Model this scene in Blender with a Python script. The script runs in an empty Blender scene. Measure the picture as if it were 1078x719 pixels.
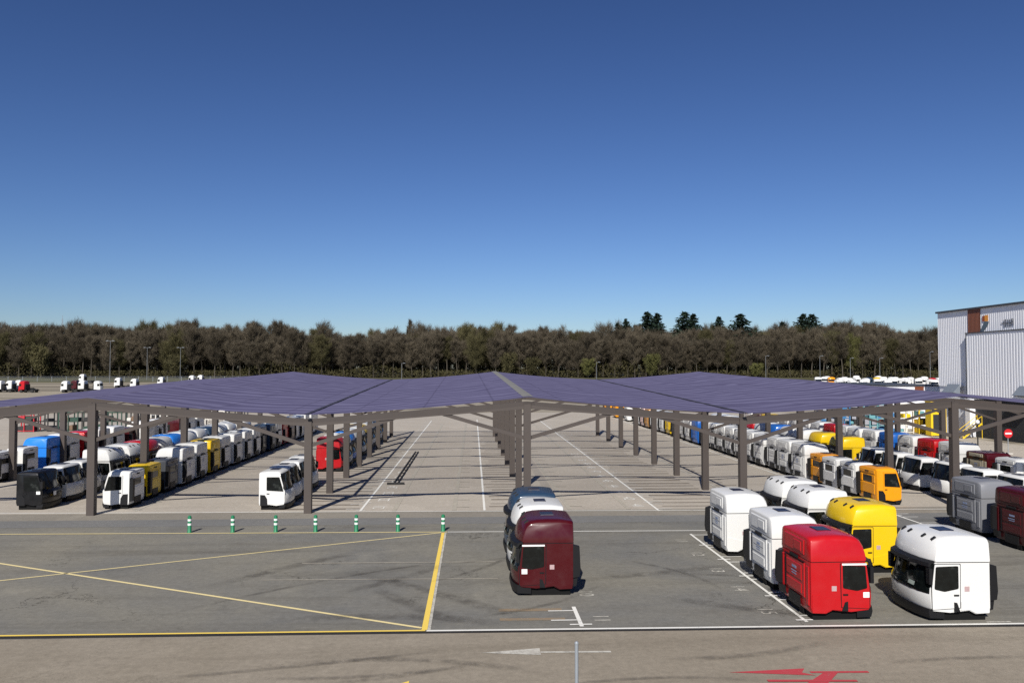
import bpy, math, random
from mathutils import Vector, Matrix
random.seed(7)
S = bpy.context.scene
COL = S.collection
R = math.radians

# ------------------------------------------------------------------ helpers
def smooth01(a, b, v):
    t = max(0.0, min(1.0, (v - a) / (b - a)))
    return t * t * (3 - 2 * t)

def mesh(name, verts, faces, mats=(), smooth=None, fm=None):
    me = bpy.data.meshes.new(name)
    me.from_pydata([tuple(v) for v in verts], [], faces)
    for m in mats:
        me.materials.append(m)
    if fm:
        me.polygons.foreach_set('material_index', fm)
    if smooth is not None:
        me.polygons.foreach_set('use_smooth', [True] * len(me.polygons))
        me.set_sharp_from_angle(angle=R(smooth))
    me.update()
    return me

def link(name, me, parent=None, loc=(0, 0, 0)):
    o = bpy.data.objects.new(name, me)
    COL.objects.link(o)
    o.location = loc
    if parent is not None:
        o.parent = parent
    return o

def thing(name, label, cat, loc=(0, 0, 0), rz=0.0, group=None):
    o = bpy.data.objects.new(name, None)
    o.empty_display_size = 0.2
    COL.objects.link(o)
    o.location = loc
    o.rotation_euler = (0, 0, rz)
    tag(o, label, cat, group)
    return o

def tag(o, label, cat, group=None):
    n = len(label.split())
    if not 4 <= n <= 16:
        print('LABEL LENGTH', n, label)
    o['label'] = label
    o['category'] = cat
    if group:
        o['group'] = group

def structure(o, kind='structure'):
    o['kind'] = kind
    return o

class MB:
    """collects boxes, bars and prisms into one mesh"""
    def __init__(self):
        self.v, self.f, self.m = [], [], []
    def add(self, vs, fs, mi=0):
        b = len(self.v)
        self.v += [tuple(p) for p in vs]
        self.f += [tuple(i + b for i in f) for f in fs]
        self.m += [mi] * len(fs)
    def box(self, x0, x1, y0, y1, z0, z1, mi=0):
        vs = [(x0, y0, z0), (x1, y0, z0), (x1, y1, z0), (x0, y1, z0),
              (x0, y0, z1), (x1, y0, z1), (x1, y1, z1), (x0, y1, z1)]
        fs = [(0, 3, 2, 1), (4, 5, 6, 7), (0, 1, 5, 4), (1, 2, 6, 5), (2, 3, 7, 6), (3, 0, 4, 7)]
        self.add(vs, fs, mi)
    def quad(self, a, b, c, d, mi=0):
        self.add([a, b, c, d], [(0, 1, 2, 3)], mi)
    def bar(self, a, b, w, h=None, mi=0):
        h = w if h is None else h
        a, b = Vector(a), Vector(b)
        d = (b - a).normalized()
        up = Vector((0, 0, 1)) if abs(d.z) < 0.95 else Vector((0, 1, 0))
        s = d.cross(up).normalized() * (w / 2)
        u = s.cross(d).normalized() * (h / 2)
        vs = [a - s - u, a + s - u, a + s + u, a - s + u, b - s - u, b + s - u, b + s + u, b - s + u]
        fs = [(0, 3, 2, 1), (4, 5, 6, 7), (0, 1, 5, 4), (1, 2, 6, 5), (2, 3, 7, 6), (3, 0, 4, 7)]
        self.add(vs, fs, mi)
    def tube(self, a, b, r0, r1=None, n=8, mi=0):
        r1 = r0 if r1 is None else r1
        a, b = Vector(a), Vector(b)
        d = (b - a).normalized()
        up = Vector((0, 0, 1)) if abs(d.z) < 0.95 else Vector((1, 0, 0))
        s = d.cross(up).normalized(); u = s.cross(d)
        vs = []
        for (c, r) in ((a, r0), (b, r1)):
            for i in range(n):
                t = 2 * math.pi * i / n
                vs.append(c + s * math.cos(t) * r + u * math.sin(t) * r)
        fs = [(i, (i + 1) % n, n + (i + 1) % n, n + i) for i in range(n)]
        fs += [tuple(range(n - 1, -1, -1)), tuple(range(n, 2 * n))]
        self.add(vs, fs, mi)
    def prism_xz(self, pts, y0, y1, mi=0):
        """polygon in x,z extruded along y"""
        n = len(pts)
        vs = [(p[0], y0, p[1]) for p in pts] + [(p[0], y1, p[1]) for p in pts]
        fs = [tuple(range(n)), tuple(range(2 * n - 1, n - 1, -1))]
        fs += [(i, n + i, n + (i + 1) % n, (i + 1) % n) for i in range(n)]
        self.add(vs, fs, mi)
    def me(self, name, mats, smooth=None):
        if not isinstance(mats, (list, tuple)):
            mats = [mats]
        return mesh(name, self.v, self.f, mats, smooth, self.m)
    def build(self, name, mats, parent=None, loc=(0, 0, 0), smooth=None):
        return link(name, self.me(name, mats, smooth), parent, loc)

# ------------------------------------------------------------------ materials
def newmat(name):
    m = bpy.data.materials.new(name)
    m.use_nodes = True
    nt = m.node_tree
    b = nt.nodes['Principled BSDF']
    return m, nt, b

def N(nt, typ, **kw):
    n = nt.nodes.new(typ)
    for k, v in kw.items():
        setattr(n, k, v)
    return n

def noise(nt, vec, scale, detail=4, rough=0.55, dist=0.0):
    n = N(nt, 'ShaderNodeTexNoise')
    n.inputs['Scale'].default_value = scale
    n.inputs['Detail'].default_value = detail
    n.inputs['Roughness'].default_value = rough
    n.inputs['Distortion'].default_value = dist
    if vec is not None:
        nt.links.new(vec, n.inputs['Vector'])
    return n.outputs['Fac']

def ramp(nt, fac, stops):
    r = N(nt, 'ShaderNodeValToRGB')
    el = r.color_ramp.elements
    while len(el) < len(stops):
        el.new(0.5)
    for e, (p, c) in zip(el, stops):
        e.position = p
        e.color = (c, c, c, 1) if not isinstance(c, (tuple, list)) else (*c, 1)
    nt.links.new(fac, r.inputs['Fac'])
    return r.outputs['Color']

def mix(nt, a, b, fac, typ='MIX'):
    m = N(nt, 'ShaderNodeMix', data_type='RGBA', blend_type=typ)
    for sock, v in ((m.inputs['A'], a), (m.inputs['B'], b), (m.inputs['Factor'], fac)):
        if hasattr(v, 'is_linked') or hasattr(v, 'links'):
            nt.links.new(v, sock)
        elif isinstance(v, (tuple, list)):
            sock.default_value = (*v, 1)
        else:
            sock.default_value = v
    return m.outputs['Result']

def mth(nt, op, a, b=None):
    m = N(nt, 'ShaderNodeMath', operation=op)
    for i, v in enumerate((a, b)):
        if v is None:
            continue
        if hasattr(v, 'links'):
            nt.links.new(v, m.inputs[i])
        else:
            m.inputs[i].default_value = v
    return m.outputs[0]

def objco(nt):
    return N(nt, 'ShaderNodeTexCoord').outputs['Object']

def stretch(nt, vec, sc, rot=0):
    m = N(nt, 'ShaderNodeMapping')
    m.inputs['Scale'].default_value = sc
    m.inputs['Rotation'].default_value = (0, 0, rot)
    nt.links.new(vec, m.inputs['Vector'])
    return m.outputs['Vector']

def plain(name, col, rough=0.6, metal=0.0, spec=0.5, var=0.12, scale=6.0):
    m, nt, b = newmat(name)
    f = noise(nt, objco(nt), scale, 5)
    c = mix(nt, tuple(x * (1 - var) for x in col), tuple(min(1, x * (1 + var)) for x in col), f)
    nt.links.new(c, b.inputs['Base Color'])
    b.inputs['Roughness'].default_value = rough
    b.inputs['Metallic'].default_value = metal
    b.inputs['Specular IOR Level'].default_value = spec
    return m

def paint(name, col, rough=0.38, coat=0.4):
    m, nt, b = newmat(name)
    co = objco(nt)
    f = noise(nt, co, 3.0, 6, 0.6)
    d = ramp(nt, f, [(0.35, 0.0), (0.8, 0.10)])
    dust = tuple(0.86 * x + 0.14 * y for x, y in zip(col, (0.32, 0.30, 0.27)))
    c = mix(nt, col, dust, d)
    nt.links.new(c, b.inputs['Base Color'])
    r = ramp(nt, f, [(0.3, rough - 0.1), (0.8, rough + 0.15)])
    nt.links.new(r, b.inputs['Roughness'])
    b.inputs['Coat Weight'].default_value = coat
    b.inputs['Coat Roughness'].default_value = 0.12
    b.inputs['Specular IOR Level'].default_value = 0.25
    return m

PAINTS = {
    'white': paint('paint_white', (0.65, 0.65, 0.63)),
    'red': paint('paint_red', (0.43, 0.006, 0.010)),
    'dark red': paint('paint_dark_red', (0.055, 0.0015, 0.004)),
    'yellow': paint('paint_yellow', (0.72, 0.47, 0.004)),
    'orange': paint('paint_orange', (0.72, 0.28, 0.004)),
    'blue': paint('paint_blue', (0.012, 0.11, 0.42)),
    'bright blue': paint('paint_bright_blue', (0.02, 0.20, 0.68)),
    'dark blue': paint('paint_dark_blue', (0.02, 0.045, 0.085)),
    'black': paint('paint_black', (0.005, 0.005, 0.006)),
    'grey': paint('paint_grey', (0.19, 0.195, 0.21)),
    'dark grey': paint('paint_dark_grey', (0.06, 0.065, 0.075)),
    'brown': paint('paint_brown', (0.42, 0.20, 0.04)),
    'pink': paint('paint_pink', (0.72, 0.52, 0.48)),
}
PAINT = PAINTS['white']
M_BLACK = plain('black_plastic', (0.007, 0.007, 0.008), 0.5, spec=0.35)
M_UNDER = plain('underframe_black', (0.006, 0.006, 0.006), 0.8, spec=0.2)
M_RUBBER = plain('rubber', (0.018, 0.018, 0.018), 0.8)
M_TAN = plain('raw_rear_sheet', (0.34, 0.30, 0.22), 0.6)
M_LABEL = plain('paper_label', (0.8, 0.8, 0.78), 0.7)
M_BADGE = plain('grey_red_sticker', (0.42, 0.30, 0.30), 0.6, var=0.35, scale=30)
M_BLUEMARK = plain('blue_print', (0.22, 0.27, 0.40), 0.6, var=0.3, scale=25)
M_STEEL = plain('galvanised_steel', (0.30, 0.33, 0.36), 0.5, 0.3)
M_CONC = plain('concrete', (0.42, 0.40, 0.37), 0.85, scale=2.0)
M_HATCH = plain('hatch_tinted', (0.012, 0.014, 0.03), 0.25)
M_DASH = plain('pale_dash_paper', (0.25, 0.29, 0.26), 0.6, var=0.4, scale=5)
M_AMBER = plain('amber_plastic', (0.7, 0.25, 0.02), 0.4)

def glass_dark():
    m, nt, b = newmat('tinted_cab_glass')
    f = noise(nt, objco(nt), 3.2, 4, 0.6)
    c = ramp(nt, f, [(0.4, (0.003, 0.004, 0.004)), (0.6, (0.006, 0.008, 0.008)), (0.76, (0.04, 0.045, 0.042))])
    nt.links.new(c, b.inputs['Base Color'])
    b.inputs['Roughness'].default_value = 0.09
    b.inputs['Specular IOR Level'].default_value = 0.5
    return m
M_GLASS = glass_dark()

def asphalt(name, base, tint, dark, crack=0.0, streak_rot=0.0, streak=0.35, grain=0.35):
    m, nt, b = newmat(name)
    co = objco(nt)
    big = noise(nt, co, 0.09, 5, 0.6, 0.6)
    c = mix(nt, base, tint, ramp(nt, big, [(0.35, 0.0), (0.68, 1.0)]))
    st = noise(nt, stretch(nt, co, (0.05, 0.6, 1), streak_rot), 1.0, 5, 0.65, 0.8)
    c = mix(nt, c, dark, mth(nt, 'MULTIPLY', ramp(nt, st, [(0.50, 0.0), (0.72, 1.0)]), streak))
    med = noise(nt, co, 0.7, 6, 0.7, 0.4)
    c = mix(nt, c, dark, mth(nt, 'MULTIPLY', ramp(nt, med, [(0.52, 0.0), (0.78, 1.0)]), 0.4))
    sp = noise(nt, co, 0.28, 3, 0.6, 1.0)
    c = mix(nt, c, tuple(min(1, x * 1.35) for x in tint), mth(nt, 'MULTIPLY', ramp(nt, sp, [(0.58, 0.0), (0.75, 1.0)]), 0.35))
    g = noise(nt, co, 22.0, 3, 0.8)
    c = mix(nt, c, ramp(nt, g, [(0.3, 0.55), (0.7, 1.3)]), grain, 'MULTIPLY')
    g2 = noise(nt, co, 4.5, 6, 0.75)
    c = mix(nt, c, ramp(nt, g2, [(0.3, 0.72), (0.7, 1.22)]), 0.6, 'MULTIPLY')
    if crack > 0:
        v = N(nt, 'ShaderNodeTexVoronoi', feature='DISTANCE_TO_EDGE')
        v.inputs['Scale'].default_value = 0.16
        wob = noise(nt, co, 0.8, 5, 0.7)
        vm = N(nt, 'ShaderNodeVectorMath', operation='MULTIPLY_ADD')
        cc = N(nt, 'ShaderNodeCombineXYZ')
        nt.links.new(wob, cc.inputs[0]); nt.links.new(noise(nt, co, 1.1, 4, 0.7), cc.inputs[1])
        nt.links.new(cc.outputs[0], vm.inputs[0]); vm.inputs[1].default_value = (4, 4, 0)
        nt.links.new(co, vm.inputs[2])
        nt.links.new(vm.outputs[0], v.inputs['Vector'])
        line = ramp(nt, v.outputs['Distance'], [(0.0, 1.0), (0.008, 0.0)])
        gate = ramp(nt, noise(nt, co, 0.12, 2), [(0.50, 0.0), (0.60, 1.0)])
        c = mix(nt, c, tuple(x * 0.45 for x in dark), mth(nt, 'MULTIPLY', mth(nt, 'MULTIPLY', line, gate), crack))
    nt.links.new(c, b.inputs['Base Color'])
    b.inputs['Roughness'].default_value = 0.9
    b.inputs['Specular IOR Level'].default_value = 0.25
    bp = N(nt, 'ShaderNodeBump')
    bp.inputs['Strength'].default_value = 0.25
    bp.inputs['Distance'].default_value = 0.02
    nt.links.new(g, bp.inputs['Height'])
    nt.links.new(bp.outputs['Normal'], b.inputs['Normal'])
    return m

M_ROAD = asphalt('road_asphalt', (0.245, 0.212, 0.164), (0.28, 0.245, 0.195), (0.155, 0.132, 0.10), 0.3, R(25), 0.4)
M_APRON = asphalt('apron_asphalt', (0.148, 0.147, 0.140), (0.215, 0.20, 0.162), (0.095, 0.086, 0.07), 1.0, R(-30), 0.5)
M_BAND = asphalt('lane_asphalt', (0.16, 0.16, 0.155), (0.175, 0.172, 0.165), (0.12, 0.115, 0.105), 0.4, 0, 0.3)
M_BAND2 = asphalt('verge_asphalt', (0.22, 0.20, 0.168), (0.25, 0.228, 0.19), (0.16, 0.142, 0.115), 0.3, 0, 0.3)
M_YARD = asphalt('yard_asphalt', (0.375, 0.336, 0.283), (0.415, 0.375, 0.318), (0.29, 0.256, 0.21), 0.4, R(90), 0.45)

def paint_line(name, col, under, wear=0.5):
    m, nt, b = newmat(name)
    co = objco(nt)
    f = noise(nt, co, 2.2, 6, 0.75)
    g = noise(nt, co, 14.0, 4, 0.8)
    w = mth(nt, 'ADD', mth(nt, 'MULTIPLY', f, 0.6), mth(nt, 'MULTIPLY', g, 0.4))
    k = ramp(nt, w, [(wear, 0.0), (min(1, wear + 0.14), 0.8)])
    nt.links.new(mix(nt, col, under, k), b.inputs['Base Color'])
    b.inputs['Roughness'].default_value = 0.7
    return m
M_WLINE = paint_line('white_road_paint', (0.72, 0.71, 0.66), (0.24, 0.225, 0.2), 0.54)
M_WWORN = paint_line('worn_white_road_paint', (0.50, 0.48, 0.42), (0.24, 0.22, 0.185), 0.46)
M_FAINT = paint_line('faded_road_paint', (0.42, 0.385, 0.31), (0.31, 0.28, 0.235), 0.41)
M_YLINE = paint_line('yellow_road_paint', (0.78, 0.56, 0.10), (0.26, 0.23, 0.16), 0.58)
M_YPALE = paint_line('pale_yellow_road_paint', (0.72, 0.60, 0.30), (0.26, 0.235, 0.18), 0.57)
M_REDP = paint_line('red_road_paint', (0.42, 0.045, 0.055), (0.22, 0.15, 0.13), 0.55)
M_RUST = paint_line('rust_stain', (0.25, 0.175, 0.10), (0.20, 0.18, 0.145), 0.42)
M_DRAIN = plain('drain_grate', (0.018, 0.016, 0.014), 0.8)

def stain_mat():
    m, nt, b = newmat('skid_wear_stain')
    f = noise(nt, stretch(nt, objco(nt), (0.8, 3, 1)), 1.0, 6, 0.7)
    nt.links.new(ramp(nt, f, [(0.28, 0.15), (0.62, 0.62)]), b.inputs['Alpha'])
    b.inputs['Base Color'].default_value = (0.135, 0.105, 0.08, 1)
    b.inputs['Roughness'].default_value = 0.9
    return m
M_SKID = stain_mat()
def tyre_mat():
    m, nt, b = newmat('tyre_rubber_on_asphalt')
    uv = N(nt, 'ShaderNodeTexCoord').outputs['UV']
    sx = N(nt, 'ShaderNodeSeparateXYZ'); nt.links.new(uv, sx.inputs[0])
    d = mth(nt, 'ABSOLUTE', mth(nt, 'SUBTRACT', sx.outputs['X'], 0.5))
    edge = ramp(nt, d, [(0.15, 1.0), (0.5, 0.0)])
    d2 = mth(nt, 'ABSOLUTE', mth(nt, 'SUBTRACT', sx.outputs['Y'], 0.5))
    ends = ramp(nt, d2, [(0.25, 1.0), (0.5, 0.0)])
    f = ramp(nt, noise(nt, objco(nt), 1.5, 6, 0.75), [(0.36, 0.0), (0.75, 0.5)])
    a = mth(nt, 'MULTIPLY', mth(nt, 'MULTIPLY', edge, ends), f)
    b.inputs['Base Color'].default_value = (0.06, 0.052, 0.045, 1)
    b.inputs['Roughness'].default_value = 0.9
    nt.links.new(a, b.inputs['Alpha'])
    return m
M_TYRE = tyre_mat()

# ------------------------------------------------------------------ camera frame of the place
CAM_H = 8.0
PITCH = math.atan(29.5 / 850.0)
YAW = math.atan(42.0 / 850.0)
cam = bpy.data.cameras.new('camera')
co_ = bpy.data.objects.new('camera', cam)
COL.objects.link(co_)
co_.location = (0, 0, CAM_H)
co_.rotation_euler = (math.pi / 2 + PITCH, 0, -YAW)
cam.sensor_width = 36.0
cam.lens = 850.0 / 1078.0 * 36.0
cam.clip_end = 6000
cam.clip_start = 0.1
S.camera = co_

# ------------------------------------------------------------------ light and sky
SUN_AZ, SUN_EL = R(14), R(39)          # light travels toward +Y, turned a little to +X
sd = bpy.data.lights.new('sun', 'SUN')
so = bpy.data.objects.new('sun', sd)
COL.objects.link(so)
sd.energy = 5.0
sd.angle = R(0.5)
sd.color = (1.0, 0.95, 0.87)
trav = Vector((math.sin(SUN_AZ) * math.cos(SUN_EL), math.cos(SUN_AZ) * math.cos(SUN_EL), -math.sin(SUN_EL)))
so.rotation_euler = trav.to_track_quat('-Z', 'Y').to_euler()
so.location = (-20, -40, 60)
W = bpy.data.worlds.new('World')
S.world = W
W.use_nodes = True
nt = W.node_tree
sky = nt.nodes.new('ShaderNodeTexSky')
sky.sky_type = 'NISHITA'
sky.sun_disc = False
sky.sun_elevation = SUN_EL
sky.sun_rotation = math.pi + SUN_AZ
sky.altitude = 300
sky.air_density = 1.0
sky.dust_density = 0.3
sky.ozone_density = 3.0
g_ = nt.nodes.new('ShaderNodeGamma'); g_.inputs['Gamma'].default_value = 1.38
sc1 = mix(nt, sky.outputs[0], (0.085, 0.085, 0.085), 1.0, 'MULTIPLY')
nt.links.new(sc1, g_.inputs['Color'])
sc2 = mix(nt, g_.outputs[0], (7.4, 7.9, 9.8), 1.0, 'MULTIPLY')
nt.links.new(sc2, nt.nodes['Background'].inputs['Color'])
nt.nodes['Background'].inputs['Strength'].default_value = 0.1
S.view_settings.view_transform = 'Standard'
S.view_settings.look = 'None'
S.view_settings.exposure = 0.25
S.view_settings.gamma = 1.0
S.view_settings.use_curve_mapping = False
S.render.engine = 'CYCLES'
S.cycles.max_bounces = 6
S.cycles.transparent_max_bounces = 12
S.cycles.use_denoising = False

# ------------------------------------------------------------------ ground
def terrain_z(y):
    if y < 230: return 0.0
    if y < 400: return (y - 230) * 4.0 / 170.0
    return 4.0 + min(y - 400, 400) * 0.012

def far_ground_mat():
    m, nt, b = newmat('far_ground')
    co = objco(nt)
    sx = N(nt, 'ShaderNodeSeparateXYZ'); nt.links.new(co, sx.inputs[0])
    st = noise(nt, stretch(nt, co, (0.004, 0.05, 1)), 1.0, 4, 0.6)
    yard = ramp(nt, st, [(0.38, (0.15, 0.13, 0.10)), (0.48, (0.30, 0.265, 0.205)), (0.64, (0.26, 0.23, 0.18))])
    gr = noise(nt, stretch(nt, co, (0.02, 0.1, 1)), 1.0, 5, 0.6)
    grass = ramp(nt, gr, [(0.35, (0.060, 0.055, 0.028)), (0.65, (0.085, 0.085, 0.038))])
    k = mth(nt, 'ADD', sx.outputs['Y'], mth(nt, 'MULTIPLY', gr, 30.0))
    fac = ramp(nt, mth(nt, 'DIVIDE', k, 1000.0), [(0.350, 0.0), (0.365, 1.0)])
    c = mix(nt, yard, grass, fac)
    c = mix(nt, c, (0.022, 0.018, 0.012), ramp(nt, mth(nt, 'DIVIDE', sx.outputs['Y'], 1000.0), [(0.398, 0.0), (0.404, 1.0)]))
    nt.links.new(c, b.inputs['Base Color'])
    b.inputs['Roughness'].default_value = 0.95
    b.inputs['Specular IOR Level'].default_value = 0.2
    return m

ys = [-40, 20, 60, 120, 180, 230, 250, 280, 320, 360, 400, 430, 500, 800, 2500]
xs = [-1500, -400, -150, 0, 150, 400, 1500]
gv = [(x, y, terrain_z(y)) for y in ys for x in xs]
nx = len(xs)
gf = [(j * nx + i, j * nx + i + 1, (j + 1) * nx + i + 1, (j + 1) * nx + i) for j in range(len(ys) - 1) for i in range(nx - 1)]
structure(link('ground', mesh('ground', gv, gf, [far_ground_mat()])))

def sheet(name, x0, x1, y0, y1, z, mat, sub=1):
    mb = MB()
    mb.quad((x0, y0, z), (x1, y0, z), (x1, y1, z), (x0, y1, z))
    return structure(mb.build(name, mat))

sheet('road', -90, 90, -30, 24.95, 0.004, M_ROAD)
sheet('apron', -90, 58, 24.952, 42.3, 0.004, M_APRON)
sheet('lane', -90, 58, 42.3, 44.2, 0.008, M_BAND)
sheet('verge_lane', -90, 58, 44.2, 46.2, 0.004, M_BAND2)
sheet('yard', -90, 58, 46.2, 150, 0.004, M_YARD)

MARK_Z = [0.014]
def mark_poly(mb, pts):
    z = MARK_Z[0]
    mb.add([(p[0], p[1], z) for p in pts], [tuple(range(len(pts)))])
def mark_line(mb, a, b, w):
    a, b = Vector((*a, 0)), Vector((*b, 0))
    d = (b - a).normalized(); s = Vector((-d.y, d.x, 0)) * w / 2
    z = Vector((0, 0, MARK_Z[0]))
    q = [a - s + z, b - s + z, b + s + z, a + s + z]
    mb.add(q, [(0, 1, 2, 3)])
def mark(name, mat, z=0.014):
    MARK_Z[0] = z
    mb = MB()
    def done():
        o = mb.build(name, mat)
        return structure(o)
    return mb, done

# drain slot and the long painted line beside it
mb, done = mark('drain_channel', M_DRAIN, 0.010)
mark_poly(mb, [(-60, 25.45), (-1.4, 24.89), (60, 24.06), (60, 24.325), (-1.4, 25.10), (-60, 25.71)]); done()
mb, done = mark('yellow_edge_line', M_YLINE, 0.014)
mark_poly(mb, [(-60, 25.715), (-1.42, 25.11), (-1.42, 25.23), (-60, 25.82)]); done()
mb, done = mark('white_edge_line', M_WLINE, 0.014)
mark_poly(mb, [(-1.38, 25.07), (60, 24.33), (60, 24.47), (-1.38, 25.20)]); done()
# yellow box with its crossing diagonals
mb, done = mark('yellow_box_diagonal', M_YPALE, 0.014)
mark_line(mb, (-26, 38.0), (-1.55, 25.42), 0.13); mark_line(mb, (-21.5, 30.0), (-1.5, 40.05), 0.11); done()
mb, done = mark('yellow_box_side', M_YLINE, 0.018)
mark_poly(mb, [(-1.54, 25.2), (-1.36, 25.2), (-1.33, 40.0), (-1.48, 40.0)]); done()
mb, done = mark('white_box_side', M_WWORN, 0.018)
mark_poly(mb, [(-1.355, 25.2), (-1.26, 25.2), (-1.24, 40.0), (-1.325, 40.0)]); done()
mb, done = mark('pale_yellow_line', M_YPALE, 0.022)
mark_poly(mb, [(-60, 41.5), (-1.2, 40.1), (-1.2, 40.22), (-60, 41.63)]); done()
mb, done = mark('white_cross_line', M_WLINE, 0.022)
mark_poly(mb, [(-1.18, 40.1), (58, 38.85), (58, 38.96), (-1.18, 40.22)]); done()
mb, done = mark('yard_front_line', M_WLINE, 0.014)
mark_poly(mb, [(-60, 47.2), (-6.4, 46.1), (58, 44.6), (58, 44.72), (-6.4, 46.22), (-60, 47.34)]); done()
mb, done = mark('worn_cross_line', M_FAINT, 0.014)
mark_poly(mb, [(-7, 34.0), (1.0, 33.9), (1.0, 33.98), (-7, 34.08)]); mark_poly(mb, [(-8, 31.4), (1.0, 31.2), (1.0, 31.27), (-8, 31.47)]); done()

def stall_row(name, x, y0, y1, pitch, side, mat=M_WLINE, w=0.11, tick=0.55):
    mb, done = mark(name, mat, 0.018)
    mark_poly(mb, [(x - w / 2, y0), (x + w / 2, y0), (x + w / 2, y1), (x - w / 2, y1)])
    done()
    mb, done = mark('stall_tick', mat, 0.022)
    y = y0 + 0.2
    while y < y1:
        mark_line(mb, (x - 0.5 * tick, y), (x + 0.5 * tick, y), 0.1)
        mark_line(mb, (x, y + 0.45), (x + side * 0.9, y + 0.45), 0.09)
        mark_line(mb, (x, y + pitch - 0.5), (x + side * 0.9, y + pitch - 0.5), 0.09)
        y += pitch
    done()

def stall_number(txt, x, y, rz, size=0.75, mat=None):
    cu = bpy.data.curves.new('stall_number', 'FONT')
    cu.body = txt
    cu.size = size
    cu.align_x = 'CENTER'; cu.align_y = 'CENTER'
    o = bpy.data.objects.new('stall_number', cu)
    me = bpy.data.meshes.new_from_object(o)
    bpy.data.objects.remove(o)
    me.materials.clear(); me.materials.append(mat or M_WWORN)
    ob = link('stall_number', me, None, (x, y, 0.014))
    ob.rotation_euler = (0, 0, rz)
    return structure(ob)

stall_row('stall_line', -6.3, 46.3, 127, 2.65, -1, M_WLINE, 0.13)
stall_row('stall_line', 10.6, 45.6, 127, 2.65, 1, M_WLINE, 0.13)
stall_row('stall_line', 16.6, 49.0, 127, 2.65, 1, M_WWORN, 0.12)
stall_row('stall_line', 10.62, 25.4, 39.1, 2.75, 1, M_WLINE, 0.11)
stall_row('stall_line', 3.43, 25.3, 27.4, 1.95, -1, M_WLINE, 0.13, 0.7)
stall_row('stall_line', -19.0, 47.0, 100, 2.95, -1, M_WWORN, 0.1)
stall_row('stall_line', 23.3, 38.0, 130, 2.65, 1, M_WLINE, 0.12)
mb, done = mark('stall_tick', M_WWORN, 0.014); mark_line(mb, (16.3, 25.12), (17.1, 25.12), 0.1); done()
for i, yy in enumerate((26.4, 29.2, 31.9, 34.7, 37.4)):
    stall_number(str(15 - i), 9.75, yy + 0.2, R(-90))
stall_number('11', 4.15, 26.1, R(-90)); stall_number('10', 4.05, 29.0, R(-90))
for i in range(12):
    stall_number(str(21 + i), -5.35, 47.6 + 2.65 * i, R(90), 1.0, M_WLINE)
    stall_number(str(41 + i), 9.7, 47.4 + 2.65 * i, R(-90), 1.0, M_WLINE)
mb, done = mark('aisle_line', M_WLINE, 0.018); mark_line(mb, (0.72, 46.2), (0.8, 130), 0.13); done()
mb, done = mark('faded_aisle_line', M_FAINT, 0.014)
for x in (-4.4, -1.0, 5.6, 9.0):
    mark_line(mb, (x, 46.3), (x + 0.1, 120), 0.26)
done()
mb, done = mark('faded_stall_tick', M_FAINT, 0.018)
for x in (-0.9, 5.7):
    for i in range(14):
        mark_line(mb, (x, 47.4 + 2.65 * i), (x + 0.75, 47.4 + 2.65 * i), 0.16)
done()
# arrows on the road
mb, done = mark('white_arrow', M_WWORN, 0.014)
mark_poly(mb, [(0.25, 23.12), (1.95, 22.86), (1.95, 23.02), (1.95, 23.24), (1.95, 23.42)])
mark_poly(mb, [(1.96, 23.03), (3.95, 22.97), (3.95, 23.10), (1.96, 23.16)])
done()
mb, done = mark('red_arrow', M_REDP, 0.014)
mark_poly(mb, [(6.8, 21.33), (9.0, 21.0), (8.72, 21.22), (8.9, 21.5)])
mark_poly(mb, [(8.95, 21.17), (10.5, 21.12), (10.5, 21.24), (8.95, 21.29)])
done()
mb, done = mark('red_arrow_tail', M_REDP, 0.018)
mark_poly(mb, [(9.25, 21.14), (9.65, 21.14), (8.95, 20.3), (8.35, 20.3)])
done()
mb, done = mark('red_arrow_bar', M_REDP, 0.022)
mark_poly(mb, [(7.6, 20.62), (9.9, 20.52), (9.9, 20.63), (7.6, 20.76)])
done()
mb, done = mark('yellow_arrow_tip', M_YLINE, 0.014)
mark_poly(mb, [(-2.55, 20.4), (-1.60, 20.4), (-1.60, 21.15)]); done()
for (xa, xb, ya, yb) in ((-11.6, -6.5, 46.6, 100), (-0.9 + 1.9, 3.6, 46.8, 104), (10.8, 15.2, 46.6, 104), (16.8, 18.2, 47, 104)):
    mb, done = mark('skid_stain', M_SKID, 0.0105)
    y = ya
    rs = random.Random(int(xa * 10))
    while y < yb:
        for dy in (0.45, 1.72):
            w = rs.uniform(0.22, 0.48); a = xa + rs.uniform(-0.3, 0.5); b = xb + rs.uniform(-0.6, 0.3); y1 = y + dy + rs.uniform(-0.15, 0.15)
            mark_poly(mb, [(a, y1), (b, y1 - 0.02), (b, y1 + w), (a, y1 + w)])
        y += 2.65
    done()
mb, done = mark('rust_stain', M_RUST, 0.012)
for (ya, yb) in ((26.0, 26.26), (27.0, 27.3)):
    mark_poly(mb, [(0.9, ya), (3.0, ya - 0.02), (3.0, yb - 0.03), (0.9, yb)])
done()

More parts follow.
